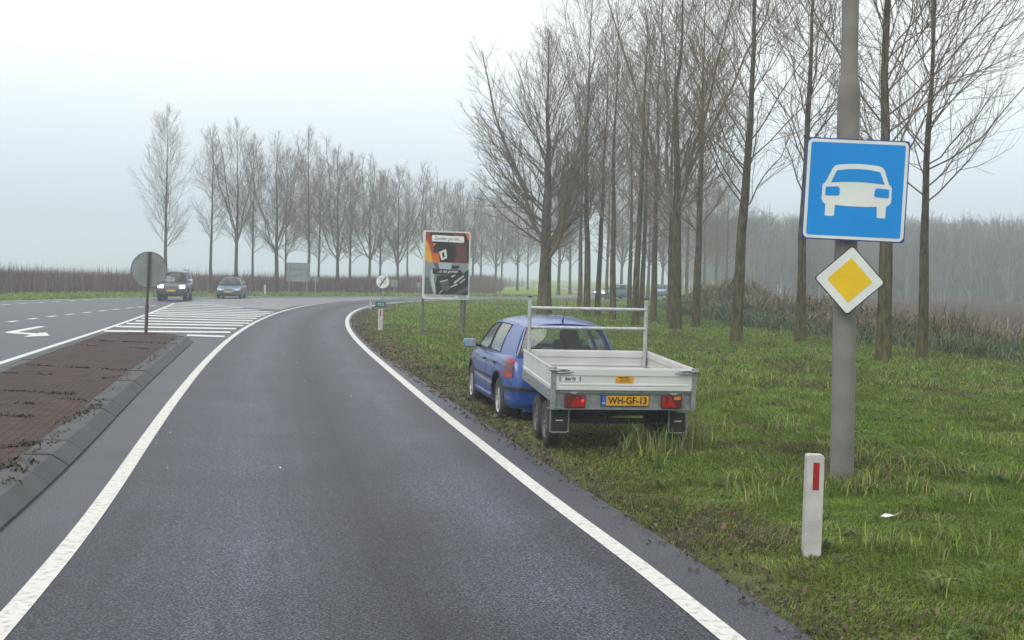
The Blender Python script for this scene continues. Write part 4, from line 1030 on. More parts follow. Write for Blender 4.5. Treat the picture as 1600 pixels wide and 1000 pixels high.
    for sx in (-1, 1):
        x, y, z, w_, h_ = sp_['mirror']
        mm = MB(); mm.box((sx*x, y, z), (w_, 0.10, h_), bev=0.035); o_ = mm.build("mirror", sp_['mirror_mat'], root, smooth=40)
        m2 = MB(); m2.tube([(sx*(x-w_*0.45), y, z-h_*0.2), (sx*(x-w_*0.95), y+0.02, z-h_*0.35)], 0.022, 8); m2.box((sx*x, y-0.052, z), (w_*0.82, 0.006, h_*0.74), 1); m2.build("mirror_foot", [black_p, chrome], o_)
    def line(nm, pts_, r_=0.004, mm=black_p):
        s_ = MB(); s_.tube(pts_, r_, 5); return s_.build(nm, mm, root)
    return root, b, side_pt, end_pt, polar, line

def patch(rows, mt, nm, parent):
    m = MB(); n = len(rows[0]); m.add([p for r_ in rows for p in r_], [(j*n+i, j*n+i+1, (j+1)*n+i+1, (j+1)*n+i) for j in range(len(rows)-1) for i in range(n-1)])
    o = m.build(nm, mt, parent)
    sd_ = o.modifiers.new("thick", 'SOLIDIFY'); sd_.thickness = 0.008; sd_.offset = 0
    return o

blue_p = mat("blue_car_paint", (0.006, 0.052, 0.235), (0.005, 0.044, 0.210), scale=3, rough=0.35, coat=0.6, metal=0.0)
teal_p = mat("mirror_paint", (0.035, 0.20, 0.36), rough=0.3, coat=0.6)
HATCH = dict(paint=blue_p, hw=0.865, yc=2.07, wheels=[(0.80, 0.305), (3.31, 0.305)], prof=[(0.0, 0.0), (0.88, 0.0), (0.955, 0.05), (0.99, 0.28), (1.0, 0.52), (0.985, 0.72), (0.965, 0.86), (0.93, 0.97), (0.82, 1.0), (0.0, 1.015)], arch_r=0.385, wheel_r=0.31, tyre_w=0.195, under=0.27,
  stations=[(0.0, 0.30, 0.60, 0.63), (0.025, 0.25, 0.64, 0.74), (0.09, 0.22, 0.80, 0.785), (0.18, 0.20, 0.945, 0.815), (0.42, 0.20, 0.965, 0.858), (0.85, 0.19, 0.965, 0.878), (1.7, 0.18, 0.945, 0.880), (2.5, 0.18, 0.935, 0.878), (3.0, 0.19, 0.925, 0.868), (3.4, 0.22, 0.87, 0.855), (3.75, 0.24, 0.80, 0.825), (4.0, 0.26, 0.72, 0.75), (4.12, 0.30, 0.62, 0.62)],
  gh=dict(side=[
     ("side_window", 0.24, 0.705, 0.93, 0.92, 0.80, 0.93, 0.44, 0.545, 1.335, 0.98, 0.585, 1.385, (0.8, 0.1, 0.1, 0.1), False),
     ("side_window", 0.92, 0.80, 0.93, 1.76, 0.822, 0.925, 0.98, 0.585, 1.385, 1.76, 0.605, 1.395, (0.03, 0.04, 0.05, 0.10), True),
     ("side_window", 1.76, 0.822, 0.925, 2.88, 0.805, 0.915, 1.76, 0.605, 1.395, 2.36, 0.585, 1.355, (0.03, 0.05, 0.05, 0.10), True)],
   ends=[("rear_window", [(-0.705, 0.24, 0.93), (0.705, 0.24, 0.93), (0.545, 0.44, 1.335), (-0.545, 0.44, 1.335)], (0.10, 0.02), (0, -1, 0.35), (0.022, 0.022, 0.04, 0.07)),
         ("windscreen", [(0.805, 2.88, 0.915), (-0.805, 2.88, 0.915), (-0.585, 2.36, 1.355), (0.585, 2.36, 1.355)], (0.16, 0.02), (0, 1, 0.4), (0.05, 0.05, 0.04, 0.05))],
   roof=[(0.36, 0.50, 1.335, 0.055), (0.44, 0.545, 1.335, 0.075), (0.98, 0.585, 1.385, 0.075), (1.76, 0.605, 1.395, 0.075), (2.36, 0.585, 1.355, 0.085), (2.46, 0.56, 1.335, 0.08)]),
  cabin=(0.35, 3.0, 0.74, 0.72, 0.98), seats=[(-0.36, 1.72, 0.46, 0.46), (0.36, 1.72, 0.46, 0.46), (-0.36, 0.86, 0.26, 0.60), (0.36, 0.86, 0.26, 0.60)], mirror=(0.985, 2.62, 0.99, 0.20, 0.135), mirror_mat=teal_p, spokes=7)
yaw_c = R(10.5)
CARX, CARY = 0.80, 17.44
hatch, body, side_pt, end_pt, polar, line = build_car("parked_car", (CARX, CARY, -0.05), yaw_c, HATCH, "blue five-door hatchback parked on the verge, hitched to the trailer", "car")
for sx in (-1, 1):
    # tail lamps wrap round the corner
    rows = []
    for z, a0, a1 in ((0.655, 0.62, 1.26), (0.72, 0.62, 1.24), (0.80, 0.62, 1.20), (0.86, 0.62, 1.15), (0.905, 0.62, 1.08)):
        rows.append([polar(0.45, 0.55, a0+(a1-a0)*k/8, z, sx, -1, 0.010) for k in range(9)])
    tl = patch(rows[:2], red_l, "tail_lamp", hatch); patch(rows[1:4], dark_l, "lens_band", tl); patch(rows[3:], red_l, "lens_top", tl)
    # rubbing strips, door gaps, handles, sills
    line("bumper_strip", [polar(0.30, 0.75, R(8+k*4.8), 0.51, sx, -1, 0.010) for k in range(11)], 0.024)
    line("rubbing_strip", [side_pt(1.28+k*0.16, 0.565, sx, 0.008) for k in range(11)], 0.013)
    line("rubbing_strip", [side_pt(1.28+k*0.16, 0.585, sx, 0.012) for k in range(11)], 0.006)
    line("door_gap", [side_pt(1.76, z, sx, 0.001) for z in (0.30, 0.45, 0.6, 0.75, 0.9)]); line("door_gap", [side_pt(2.92, z, sx, 0.001) for z in (0.32, 0.45, 0.6, 0.75, 0.9)])
    line("door_gap", [side_pt(y_, z_, sx, 0.001) for y_, z_ in ((0.98, 0.92), (1.02, 0.80), (1.14, 0.68), (1.24, 0.55), (1.28, 0.40), (1.28, 0.30))])
    line("sill", [side_pt(1.25+k*0.17, 0.31, sx, 0.012) for k in range(11)], 0.022, blue_p)
    for (y_, z_) in HATCH['wheels']:
        line("arch_lip", [side_pt(y_+0.40*math.cos(a), z_+0.40*math.sin(a), sx, 0.002) for a in [R(4+k*17.2) for k in range(11)]], 0.012)
    for y_ in (1.10, 1.98):
        h = MB(); p_ = side_pt(y_, 0.80, sx, 0.012); h.box(p_, (0.03, 0.17, 0.028), bev=0.008); h.build("door_handle", black_p, hatch)
    hp_ = [[end_pt(sx*(0.42+0.24*k/4), z_, 1, 0.006) for k in range(5)] for z_ in (0.60, 0.66, 0.71)]
    patch(hp_, lens_c, "headlamp", hatch)
m = MB(); rw = [Vector((x, 0.05-0.0*x, 0.46)) for x in (-0.7, 0.7)]
m.box((0.0, 0.12, 0.25), (1.25, 0.14, 0.14), bev=0.03); m.build("bumper_valance", blue_p, hatch)
m = MB(); m.tube([(0.0, 0.52, 1.405), (0.0, 0.47, 1.45)], [0.018, 0.011], 8); m.tube([(0.0, 0.47, 1.45), (0.0, 0.22, 1.72)], [0.005, 0.003], 6); m.build("antenna", black_p, hatch)
m = MB(); m.tube([(0.0, 0.16, 0.985), (0.30, 0.13, 1.0)], 0.010, 6); m.build("rear_wiper", black_p, hatch)
m = MB(); m.tube([(0.0, 0.35, 0.40), (0.0, -0.04, 0.36), (0.0, -0.12, 0.38), (0.0, -0.13, 0.46)], 0.024, 8); m.build("tow_bar", black_p, hatch)
m = MB(); m.box((0, 0.075, 0.80), (0.53, 0.012, 0.115)); m.build("number_plate", plate_y, hatch)

# ------------------------------------------------------------------ trailer
yaw_t = R(7.6)
t0 = PD(974, 612, 14.4)
trailer = empty("flatbed_trailer", (t0.x, 14.4, 0.0), (0, 0, yaw_t), "twin-axle aluminium dropside trailer with pipe rack, parked behind the blue hatchback", "trailer")
pit = Matrix.Rotation(R(1.6), 4, 'X')
bed = empty("bed_pivot", (0, 0, 0)); bpy.data.objects.remove(bed)
TW, TL_, ZB, ZT = 1.66, 2.30, 0.735, 0.985
def tpart(mbq, nm, mt, parent=None, smooth=None):
    o = mbq.build(nm, mt, parent or trailer, smooth=smooth)
    if parent is None: o.matrix_local = pit
    return o
m = MB(); hw = TW/2
for x0 in (-hw+0.02, hw-0.02): m.box((x0, TL_/2, 0.665), (0.05, TL_-0.10, 0.13), bev=0.006)
m.box((0, 0.028, 0.720), (TW-0.10, 0.045, 0.05), bev=0.005); m.box((0, TL_-0.03, 0.665), (TW-0.10, 0.05, 0.13))
for y_ in (0.5, 0.95, 1.5, 1.9): m.box((0, y_, 0.655), (TW-0.10, 0.05, 0.09))
for sx in (-1, 1):
    m.tube([(sx*0.45, TL_-0.03, 0.62), (0.0, TL_+1.25, 0.50)], 0.035, 8)
    m.tube([(sx*0.30, 0.3, 0.60), (sx*0.30, TL_, 0.60)], 0.03, 8)
tpart(m, "frame", galv)
m = MB(); m.box((0, 0.035, 0.610), (TW-0.105, 0.012, 0.175)); m.box((0, 0.018, 0.519), (TW+0.0, 0.045, 0.012))
lp = tpart(m, "lamp_board", galv)
m = MB(); m.box((0, TL_/2, 0.742), (TW-0.06, TL_-0.06, 0.018)); tpart(m, "bed_floor", mat("plywood_floor", (0.16, 0.12, 0.085), (0.11, 0.085, 0.06), scale=5, rough=0.8))
def dropside(length):
    """aluminium side panel along local x, standing on z=0: pressed ribs and a rounded top rail"""
    b_ = MB(); h_ = ZT-ZB
    b_.box((0, 0, h_/2), (length, 0.022, h_)); b_.box((0, 0, h_-0.012), (length, 0.034, 0.024), bev=0.006); b_.box((0, 0, 0.018), (length, 0.036, 0.045), bev=0.005)
    return b_
def side_ribs(b_, length, s):
    y_ = -0.011*s
    b_.box((0, y_-0.004*s, 0.060), (length-0.10, 0.010, 0.024), bev=0.003); b_.box((0, y_-0.004*s, 0.198), (length-0.02, 0.010, 0.075), bev=0.003)
    return b_
def place(b_, M): b_.v = [tuple(M @ Vector(v)) for v in b_.v]; return b_
b_ = side_ribs(dropside(TW-0.10), TW-0.10, 1)
for x in (-(TW-0.10)/2+0.02, (TW-0.10)/2-0.02): b_.box((x, -0.014, (ZT-ZB)/2), (0.04, 0.010, ZT-ZB-0.03), bev=0.003)
tgt = tpart(place(b_, Matrix.Translation((0, 0.0, ZB))), "tailgate", alu)
tpart(place(side_ribs(dropside(TW-0.10), TW-0.10, 1), Matrix.Translation((0, TL_-0.03, ZB))), "front_board", alu)
for sx in (-1, 1):
    Mx = Matrix.Translation((sx*(hw-0.015), TL_/2, ZB)) @ Matrix.Rotation(R(90), 4, 'Z')
    tpart(place(side_ribs(dropside(TL_-0.10), TL_-0.10, -sx), Mx), "side_board", alu)
    m = MB(); m.box((sx*(hw-0.025), 0.0, 0.745), (0.055, 0.055, 0.47), bev=0.005); tpart(m, "corner_post", galv)
    m = MB(); m.box((sx*(hw-0.025), TL_-0.03, 0.82), (0.05, 0.05, 0.33), bev=0.005); tpart(m, "corner_post", galv)
    # over-centre latch on each rear corner
    m = MB(); xc = sx*(hw-0.02)
    m.tube([(xc+sx*0.03, 0.05, 0.955), (xc+sx*0.035, -0.035, 0.958), (xc-sx*0.06, -0.045, 0.95)], 0.014, 7)
    m.box((xc-sx*0.10, -0.030, 0.945), (0.17, 0.018, 0.036), bev=0.006); m.tube([(xc-sx*0.03, -0.042, 0.925), (xc-sx*0.14, -0.046, 0.932), (xc-sx*0.23, -0.040, 0.938)], [0.012, 0.012, 0.006], 7)
    m.tube([(xc-sx*0.02, -0.04, 0.962), (xc-sx*0.12, -0.05, 0.965), (xc-sx*0.17, -0.035, 0.955)], 0.007, 6); m.box((xc, -0.01, 0.965), (0.075, 0.05, 0.05), bev=0.008)
    tpart(m, "latch", galv, smooth=40)
    m = MB(); m.box((sx*0.575, -0.012, 0.700), (0.085, 0.03, 0.022), bev=0.006); m.box((sx*0.575, -0.02, 0.692), (0.05, 0.03, 0.012)); tpart(m, "hinge", galv)
    # lamp cluster: red with a triangle reflector
    lx = sx*(hw-0.275); m = MB(); m.box((lx, 0.005, 0.607), (0.235, 0.05, 0.145), bev=0.006)
    la = tpart(m, "tail_lamp", dark_l)
    m = MB(); T_ = Matrix.Translation((lx+sx*0.0, -0.020, 0.607)); m.prism([(-0.070+0.018*-sx, -0.060), (0.070+0.018*-sx, -0.060), (0.018*-sx, 0.062)], 0.006, T_); m.build("reflector", red_l, la)
    m = MB(); m.box((lx+sx*-0.095, -0.022, 0.607), (0.03, 0.006, 0.12)); m.build("lens", red_l, la)
    m = MB(); m.box((lx+(-0.07 if sx < 0 else 0.06), -0.022, 0.652), (0.075, 0.006, 0.038)); m.build("indicator", amber_l if sx > 0 else dark_l, la)
    if sx < 0:
        m = MB(); m.lathe([(0.0001, -0.010), (0.017, -0.006), (0.020, 0.004)], 'Y', (lx+0.085, -0.022, 0.612), 16); m.build("lit_lens", mat("tail_bulb", (0.5, 0.02, 0.015), rough=0.2, emis=(1.0, 0.03, 0.02, 0.6)), la)
    # wheels, guards, flaps
    for y_ in (0.72, 1.42):
        car_wheel(trailer, sx*(hw-0.125), y_, 0.275, 0.275, 0.14, sx, mat("dull_rim", (0.16, 0.16, 0.165), (0.08, 0.08, 0.08), scale=12, rough=0.6, metal=0.4), 5)
    m = MB(); m.box((sx*(hw-0.14), 0.28, 0.485), (0.235, 0.34, 0.012), rot=(R(-4), 0, 0)); 
    m.box((sx*(hw-0.14), 1.07, 0.600), (0.22, 1.25, 0.012), bev=0.004); m.box((sx*(hw-0.14), 0.34, 0.54), (0.22, 0.24, 0.012), rot=(R(28), 0, 0))
    tpart(m, "mudguard", galv)
    m = MB(); x0, x1 = sx*(hw-0.14)-0.105, sx*(hw-0.14)+0.105
    m.box(((x0+x1)/2, 0.20, 0.345), (0.17, 0.010, 0.22), 0); m.box(((x0+x1)/2, 0.193, 0.36), (0.085, 0.006, 0.012), 1)
    for xx in (x0, x1): m.tube([(xx, 0.20, 0.47), (xx, 0.20, 0.23)], 0.009, 6, 2)
    m.tube([(x0, 0.20, 0.235), (x0+0.02, 0.20, 0.222), (x1-0.02, 0.20, 0.222), (x1, 0.20, 0.235)], 0.009, 6, 2); tpart(m, "mud_flap", [black_p, paint_w, galv])
for y_ in (0.72, 1.42):
    m = MB(); m.tube([(-hw+0.15, y_, 0.285), (hw-0.15, y_, 0.285)], 0.035, 8); m.box((0, y_+0.05, 0.40), (TW-0.5, 0.08, 0.10), bev=0.01); tpart(m, "axle", mat("dark_axle", (0.05, 0.048, 0.046), rough=0.7))
m = MB(); Tp_ = Matrix.Translation((0.02, -0.0, 0.612)) @ pit
m.box((0.02, 0.018, 0.612), (0.555, 0.014, 0.128), 3); m.box((0.048, 0.008, 0.612), (0.49, 0.010, 0.112), 0, bev=0.004); m.box((-0.222, 0.008, 0.612), (0.052, 0.010, 0.112), 1)
m.text("WH-GF-13", 0.112, Matrix.Translation((0.05, 0.0025, 0.612)), 2, sx=0.86, thick=0.0015, bold=0.022); m.text("NL", 0.034, Matrix.Translation((-0.222, 0.0025, 0.585)), 4)
tpart(m, "number_plate", [plate_y, plate_b, ink, black_p, paint_w])
m = MB(); m.box((-0.62, -0.0165, ZB+0.122), (0.185, 0.004, 0.058), 0); m.text("saris", 0.066, Matrix.Translation((-0.62, -0.0195, ZB+0.126)), 1, shear=0.25, sx=1.05, bold=0.02)
m.box((-0.735, -0.0165, ZB+0.122), (0.008, 0.004, 0.05), 2); m.box((-0.505, -0.0165, ZB+0.122), (0.008, 0.004, 0.05), 2)
m.build("maker_sticker", [paint_w, mat("dark_blue_ink", (0.02, 0.03, 0.10), rough=0.5), black_p], tgt)
m = MB(); m.box((0.0, -0.0165, ZB+0.125), (0.20, 0.004, 0.082), 0, bev=0.001); 
for x_, z_, w_ in ((-0.045, 0.022, 0.05), (0.022, 0.024, 0.06), (0.0, 0.004, 0.11), (0.0, -0.018, 0.12)): m.box((x_, -0.0192, ZB+0.125+z_), (w_, 0.002, 0.010 if z_ > 0.01 else 0.005), 1)
m.build("dealer_sticker", [plate_y, ink], tgt)
# rack of pipes over the front board
m = MB()
for sx in (-1, 1): m.tube([(sx*(hw-0.065), TL_-0.075, 0.75), (sx*(hw-0.065), TL_-0.075, 1.66)], 0.026, 10); m.box((sx*(hw-0.065), TL_-0.075, 1.668), (0.056, 0.056, 0.012), 1)
for z_ in (1.275, 1.525): m.tube([(-hw+0.06, TL_-0.078, z_), (hw-0.06, TL_-0.078, z_)], 0.023, 10)
tpart(m, "pipe_rack", [mat("bright_galvanised", (0.46, 0.48, 0.49), (0.33, 0.35, 0.36), scale=18, rough=0.5, metal=0.3), black_p], smooth=40)
m = MB(); m.lathe([(0.0001, 0.0), (0.04, 0.0), (0.05, 0.03), (0.045, 0.10), (0.0001, 0.12)], 'Y', (0, TL_+1.22, 0.47), 14); tpart(m, "coupling", black_p)
m = MB(); m.tube([(0.1, TL_+0.95, 0.5), (0.1, TL_+0.95, 0.10)], 0.024, 8); tpart(m, "jockey_leg", galv)
for sx in (-1, 1):
    m = MB(); 
    for y_ in (0.15, 0.9, 1.7):
        m = MB(); m.lathe([(0.0001, sx*0.014), (0.016, sx*0.010), (0.018, 0)], 'X', (sx*(hw+0.005), y_, 0.665), 12, 0); tpart(m, "tie_bolt", galv)
    m = MB(); m.box((sx*(hw+0.006), 2.05, 0.675), (0.006, 0.05, 0.03)); tpart(m, "side_marker", amber_l)

# ------------------------------------------------------------------ oncoming vehicles
slate = mat("slate_paint", (0.050, 0.060, 0.078), rough=0.3, coat=0.8, metal=0.2)
steel_blue = mat("steel_blue_paint", (0.10, 0.17, 0.23), rough=0.3, coat=0.8, metal=0.3)
SUV = dict(paint=slate, hw=0.90, yc=2.3, wheels=[(0.95, 0.375), (3.62, 0.375)], arch_r=0.46, wheel_r=0.385, tyre_w=0.26, under=0.42, prof=[(0.0, 0.0), (0.84, 0.0), (0.95, 0.05), (0.99, 0.28), (1.0, 0.55), (0.995, 0.76), (0.985, 0.88), (0.95, 0.98), (0.85, 1.0), (0.0, 1.015)],
  stations=[(0.0, 0.50, 0.90, 0.80), (0.05, 0.46, 1.05, 0.86), (0.15, 0.44, 1.12, 0.89), (0.95, 0.42, 1.14, 0.91), (2.2, 0.42, 1.13, 0.91), (3.1, 0.42, 1.12, 0.90), (3.35, 0.42, 1.10, 0.90), (4.15, 0.44, 1.06, 0.89), (4.42, 0.46, 1.02, 0.86), (4.52, 0.48, 0.97, 0.82), (4.60, 0.52, 0.66, 0.74)],
  gh=dict(side=[("side_window", 0.12, 0.84, 1.10, 1.05, 0.86, 1.10, 0.28, 0.70, 1.70, 1.10, 0.72, 1.74, (0.12, 0.05, 0.06, 0.12), True),
                ("side_window", 1.05, 0.86, 1.10, 2.05, 0.86, 1.10, 1.10, 0.72, 1.74, 2.05, 0.72, 1.74, (0.05, 0.05, 0.06, 0.12), True),
                ("side_window", 2.05, 0.86, 1.10, 3.20, 0.84, 1.10, 2.05, 0.72, 1.74, 2.72, 0.69, 1.70, (0.05, 0.06, 0.06, 0.12), True)],
   ends=[("rear_window", [(-0.84, 0.12, 1.10), (0.84, 0.12, 1.10), (0.70, 0.28, 1.70), (-0.70, 0.28, 1.70)], (0.05, 0.02), (0, -1, 0.2), (0.09, 0.09, 0.08, 0.12)),
         ("windscreen", [(0.84, 3.20, 1.10), (-0.84, 3.20, 1.10), (-0.69, 2.72, 1.70), (0.69, 2.72, 1.70)], (0.10, 0.02), (0, 1, 0.3), (0.05, 0.05, 0.04, 0.07))],
   roof=[(0.20, 0.66, 1.70, 0.05), (0.28, 0.70, 1.70, 0.07), (1.10, 0.72, 1.74, 0.07), (2.05, 0.72, 1.74, 0.07), (2.72, 0.69, 1.70, 0.07), (2.80, 0.66, 1.67, 0.06)]),
  cabin=(0.3, 3.3, 0.78, 0.95, 1.12), seats=[(-0.40, 2.0, 0.56, 0.5), (0.40, 2.0, 0.56, 0.5)], mirror=(1.0, 2.95, 1.22, 0.20, 0.19), mirror_mat=chrome, spokes=6, glass=win_g)
p = P(268, 470.5); fwd = Vector((0.15, -0.99, 0)).normalized(); rz = math.atan2(-fwd.x, fwd.y)
suv, _b, side_pt, end_pt, polar, line = build_car("off_roader", (p.x-fwd.x*4.3, p.y-fwd.y*4.3, 0), rz, SUV, "dark grey off-roader with lit headlights coming past the round sign", "off-road car")
for sx in (-1, 1):
    rows = [[end_pt(sx*(0.47+0.31*k/5), z_, 1, 0.012) for k in range(6)] for z_ in (0.79, 0.87, 0.95)]
    patch(rows, lamp_on, "headlight", suv)
    for (y_, z_) in SUV['wheels']:
        line("arch_flare", [side_pt(y_+0.475*math.cos(a), z_+0.475*math.sin(a), sx, 0.012) for a in [R(8+k*16.4) for k in range(11)]], 0.03, black_p)
    line("side_step", [Vector((sx*0.90, 1.45+0.2*k, 0.42)) for k in range(9)], 0.04, chrome)
patch([[end_pt(-0.44+0.88*k/8, z_, 1, 0.010) for k in range(9)] for z_ in (0.80, 0.87, 0.94)], mat("dark_grille", (0.02, 0.022, 0.026), (0.05, 0.052, 0.056), scale=30, rough=0.5), "grille", suv)
for k in range(4): line("grille_bar", [end_pt(-0.42+0.21*j, 0.815+0.036*k, 1, 0.016) for j in range(5)], 0.007, chrome)
m = MB(); m.box((0, 4.60, 0.60), (1.72, 0.16, 0.24), bev=0.05); m.box((0, 4.66, 0.46), (1.5, 0.08, 0.10), bev=0.03); m.build("bumper", mat("dark_bumper", (0.030, 0.032, 0.036), rough=0.55), suv, smooth=40)
m = MB(); m.box((0, 4.69, 0.63), (0.52, 0.012, 0.12)); m.build("number_plate", plate_y, suv)
m = MB()
for sx in (-1, 1): m.tube([(sx*0.60, 0.6, 1.86), (sx*0.60, 2.4, 1.86)], 0.02, 8); m.tube([(sx*0.60, 0.7, 1.78), (sx*0.60, 0.7, 1.86)], 0.016, 6); m.tube([(sx*0.60, 2.3, 1.78), (sx*0.60, 2.3, 1.86)], 0.016, 6)
m.build("roof_rail", black_p, suv)

SAL = dict(paint=steel_blue, hw=0.845, yc=2.2, wheels=[(0.95, 0.295), (3.55, 0.295)], arch_r=0.36, wheel_r=0.30, tyre_w=0.185, under=0.27,
  stations=[(0.0, 0.36, 0.62, 0.62), (0.05, 0.30, 0.80, 0.74), (0.15, 0.27, 0.92, 0.79), (0.6, 0.23, 0.95, 0.83), (1.5, 0.21, 0.93, 0.85), (2.5, 0.21, 0.92, 0.85), (3.1, 0.21, 0.905, 0.84), (3.5, 0.22, 0.83, 0.835), (3.95, 0.24, 0.755, 0.80), (4.2, 0.26, 0.68, 0.75), (4.33, 0.30, 0.58, 0.63)],
  gh=dict(side=[("side_window", 0.35, 0.74, 0.92, 1.70, 0.80, 0.92, 1.02, 0.555, 1.33, 1.74, 0.575, 1.355, (0.10, 0.05, 0.05, 0.1), True),
                ("side_window", 1.70, 0.80, 0.92, 3.05, 0.79, 0.90, 1.74, 0.575, 1.355, 2.34, 0.56, 1.32, (0.05, 0.05, 0.05, 0.1), True)],
   ends=[("rear_window", [(-0.74, 0.35, 0.92), (0.74, 0.35, 0.92), (0.555, 1.02, 1.33), (-0.555, 1.02, 1.33)], (0.06, 0.02), (0, -0.6, 0.7), (0.07, 0.07, 0.05, 0.08)),
         ("windscreen", [(0.79, 3.05, 0.90), (-0.79, 3.05, 0.90), (-0.56, 2.34, 1.32), (0.56, 2.34, 1.32)], (0.14, 0.02), (0, 0.8, 0.5), (0.05, 0.05, 0.04, 0.05))],
   roof=[(0.98, 0.54, 1.33, 0.05), (1.02, 0.555, 1.33, 0.06), (1.74, 0.575, 1.355, 0.06), (2.34, 0.56, 1.32, 0.07), (2.42, 0.53, 1.30, 0.06)]),
  cabin=(0.5, 3.1, 0.74, 0.72, 0.95), seats=[(-0.36, 1.9, 0.44, 0.46), (0.36, 1.9, 0.44, 0.46)], mirror=(0.96, 2.75, 0.95, 0.18, 0.12), mirror_mat=black_p, spokes=6, glass=win_dark)
p = P(357, 466.5); fwd = Vector((0.10, -0.995, 0)).normalized(); rz = math.atan2(-fwd.x, fwd.y)
sal, _b, side_pt, end_pt, polar, line = build_car("small_car", (p.x-fwd.x*4.1, p.y-fwd.y*4.1, 0), rz, SAL, "small steel-blue car approaching on the far carriageway, behind the off-roader", "car")
for sx in (-1, 1):
    patch([[polar(0.42, 3.75, R(4+k*8), z_, sx, 1, 0.010) for k in range(7)] for z_ in (0.56, 0.61, 0.655)], lens_c, "headlight", sal)
patch([[end_pt(-0.26+0.52*k/8, z_, 1, 0.008) for k in range(9)] for z_ in (0.575, 0.64)], black_p, "grille", sal)
line("bumper_strip", [polar(0.25, 3.6, R(a), 0.46, 1, 1, 0.010) for a in range(72, -1, -9)]+[polar(0.25, 3.6, R(a), 0.46, -1, 1, 0.010) for a in range(0, 73, 9)], 0.03, black_p)
m = MB(); m.box((0, 4.36, 0.45), (0.52, 0.012, 0.11)); m.build("number_plate", plate_y, sal)

# two cars beyond the trees: copies of the small car, one with its lights on
def copy_tree(o, parent=None):
    c = o.copy(); COL.objects.link(c); c.parent = parent
    for ch in list(o.children): copy_tree(ch, c)
    return c
for (px, Y, off_y, lab, lit, heading) in [(938, 118.5, 0, "distant car with one bright headlight glowing between the tree trunks", True, (-0.80, -0.60)), (1038, 138, 0, "faint distant car between the trunks right of the lit headlight, lights off", False, (0.25, 0.97))]:
    c = copy_tree(sal); q_ = PD(px, 467, Y); f_ = Vector((*heading, 0)).normalized()
    c.location = (q_.x-f_.x*4.1, q_.y-f_.y*4.1, 0); c.rotation_euler = (0, 0, math.atan2(-f_.x, f_.y)); c['label'] = lab
    if lit:
        for h in c.children:
            if h.name.startswith("headlight"):
                h.data = h.data.copy(); h.data.materials.clear(); h.data.materials.append(mat("headlamp_beam", (0.9, 0.88, 0.8), rough=0.2, emis=(1.0, 0.92, 0.78, 14.0)))

# ------------------------------------------------------------------ signs and posts
post_m = mat("concrete_post", (0.185, 0.175, 0.165), (0.140, 0.132, 0.125), scale=3.5, rough=0.85, bump=0.25, bscale=45)
LX, LY = 3.27, 12.5
lamp = empty("lamp_post", (LX, LY, 0), (0, R(-0.75), 0), "grey concrete lamp post carrying the blue car sign and yellow diamond", "lamp post")
m = MB(); m.lathe([(0.117, -0.3), (0.115, 0.0), (0.113, 1.2), (0.109, 2.4), (0.106, 3.78), (0.105, 3.90), (0.088, 3.99), (0.083, 4.00), (0.081, 4.3), (0.074, 6.5), (0.066, 8.0)], 'Z', (0, 0, 0), 28)
m.build("pole", post_m, lamp, smooth=30)
m = MB(); m.tube([(0, 0, 7.95), (-0.1, 0.0, 8.35), (-0.55, 0, 8.55), (-1.1, 0, 8.6)], 0.035, 10); m.build("lamp_arm", galv, lamp, smooth=40)
m = MB(); m.box((-1.40, 0, 8.60), (0.65, 0.26, 0.13), bev=0.04); m.build("lamp_head", mat("lamp_housing", (0.35, 0.36, 0.36), rough=0.5), lamp, smooth=40)
m = MB(); m.box((0.02, 0.118, 0.75), (0.10, 0.012, 0.30), bev=0.004); m.build("access_door", post_m, lamp)

sign_blue = mat("sign_blue", (0.0, 0.215, 0.60), (0.0, 0.195, 0.56), scale=2, rough=0.45, spec=0.3)
edge_blue = mat("sign_edge_blue", (0.012, 0.035, 0.22), rough=0.4)
sign_grey_back = mat("sign_back_grey", (0.20, 0.222, 0.214), (0.155, 0.172, 0.165), scale=2.5, rough=0.55)
sc_ = PD(1337, 297, 12.33)
SZ = 0.975
sg = empty("road_sign", sc_, (0, R(1.7), R(-4)), "square blue sign with white car symbol, bolted high on the lamp post", "road sign")
m = MB(); I4 = Matrix()
h_ = SZ/2
m.prism(rrect(-h_, -h_, h_, h_, 0.03), 0.016, Matrix.Translation((0, 0.012, 0)), 1, 1)
m.prism(rrect(-h_+0.012, -h_+0.012, h_-0.012, h_-0.012, 0.05), 0.002, Matrix.Translation((0, -0.004, 0)), 2)
m.prism(rrect(-h_+0.042, -h_+0.042, h_-0.042, h_-0.042, 0.022), 0.002, Matrix.Translation((0, -0.006, 0)), 0)
UV = lambda u, v: ((u-0.5)*SZ, (0.5-v)*SZ)
m.prism([UV(*q_) for q_ in [(0.288, 0.268), (0.33, 0.258), (0.43, 0.247), (0.52, 0.244), (0.62, 0.248), (0.70, 0.256), (0.745, 0.268), (0.768, 0.30), (0.815, 0.43), (0.845, 0.462), (0.848, 0.60), (0.835, 0.628), (0.80, 0.655), (0.80, 0.758), (0.793, 0.765), (0.725, 0.765), (0.718, 0.758), (0.712, 0.655), (0.60, 0.662), (0.42, 0.662), (0.305, 0.655), (0.302, 0.755), (0.295, 0.765), (0.22, 0.765), (0.213, 0.758), (0.213, 0.65), (0.185, 0.632), (0.172, 0.60), (0.175, 0.462), (0.205, 0.43), (0.262, 0.30)]], 0.002, Matrix.Translation((0, -0.008, 0)), 2)
m.prism([UV(*q_) for q_ in [(0.305, 0.315), (0.42, 0.297), (0.52, 0.294), (0.62, 0.297), (0.725, 0.315), (0.775, 0.435), (0.65, 0.424), (0.52, 0.420), (0.38, 0.424), (0.255, 0.435)]], 0.002, Matrix.Translation((0, -0.010, 0)), 0)
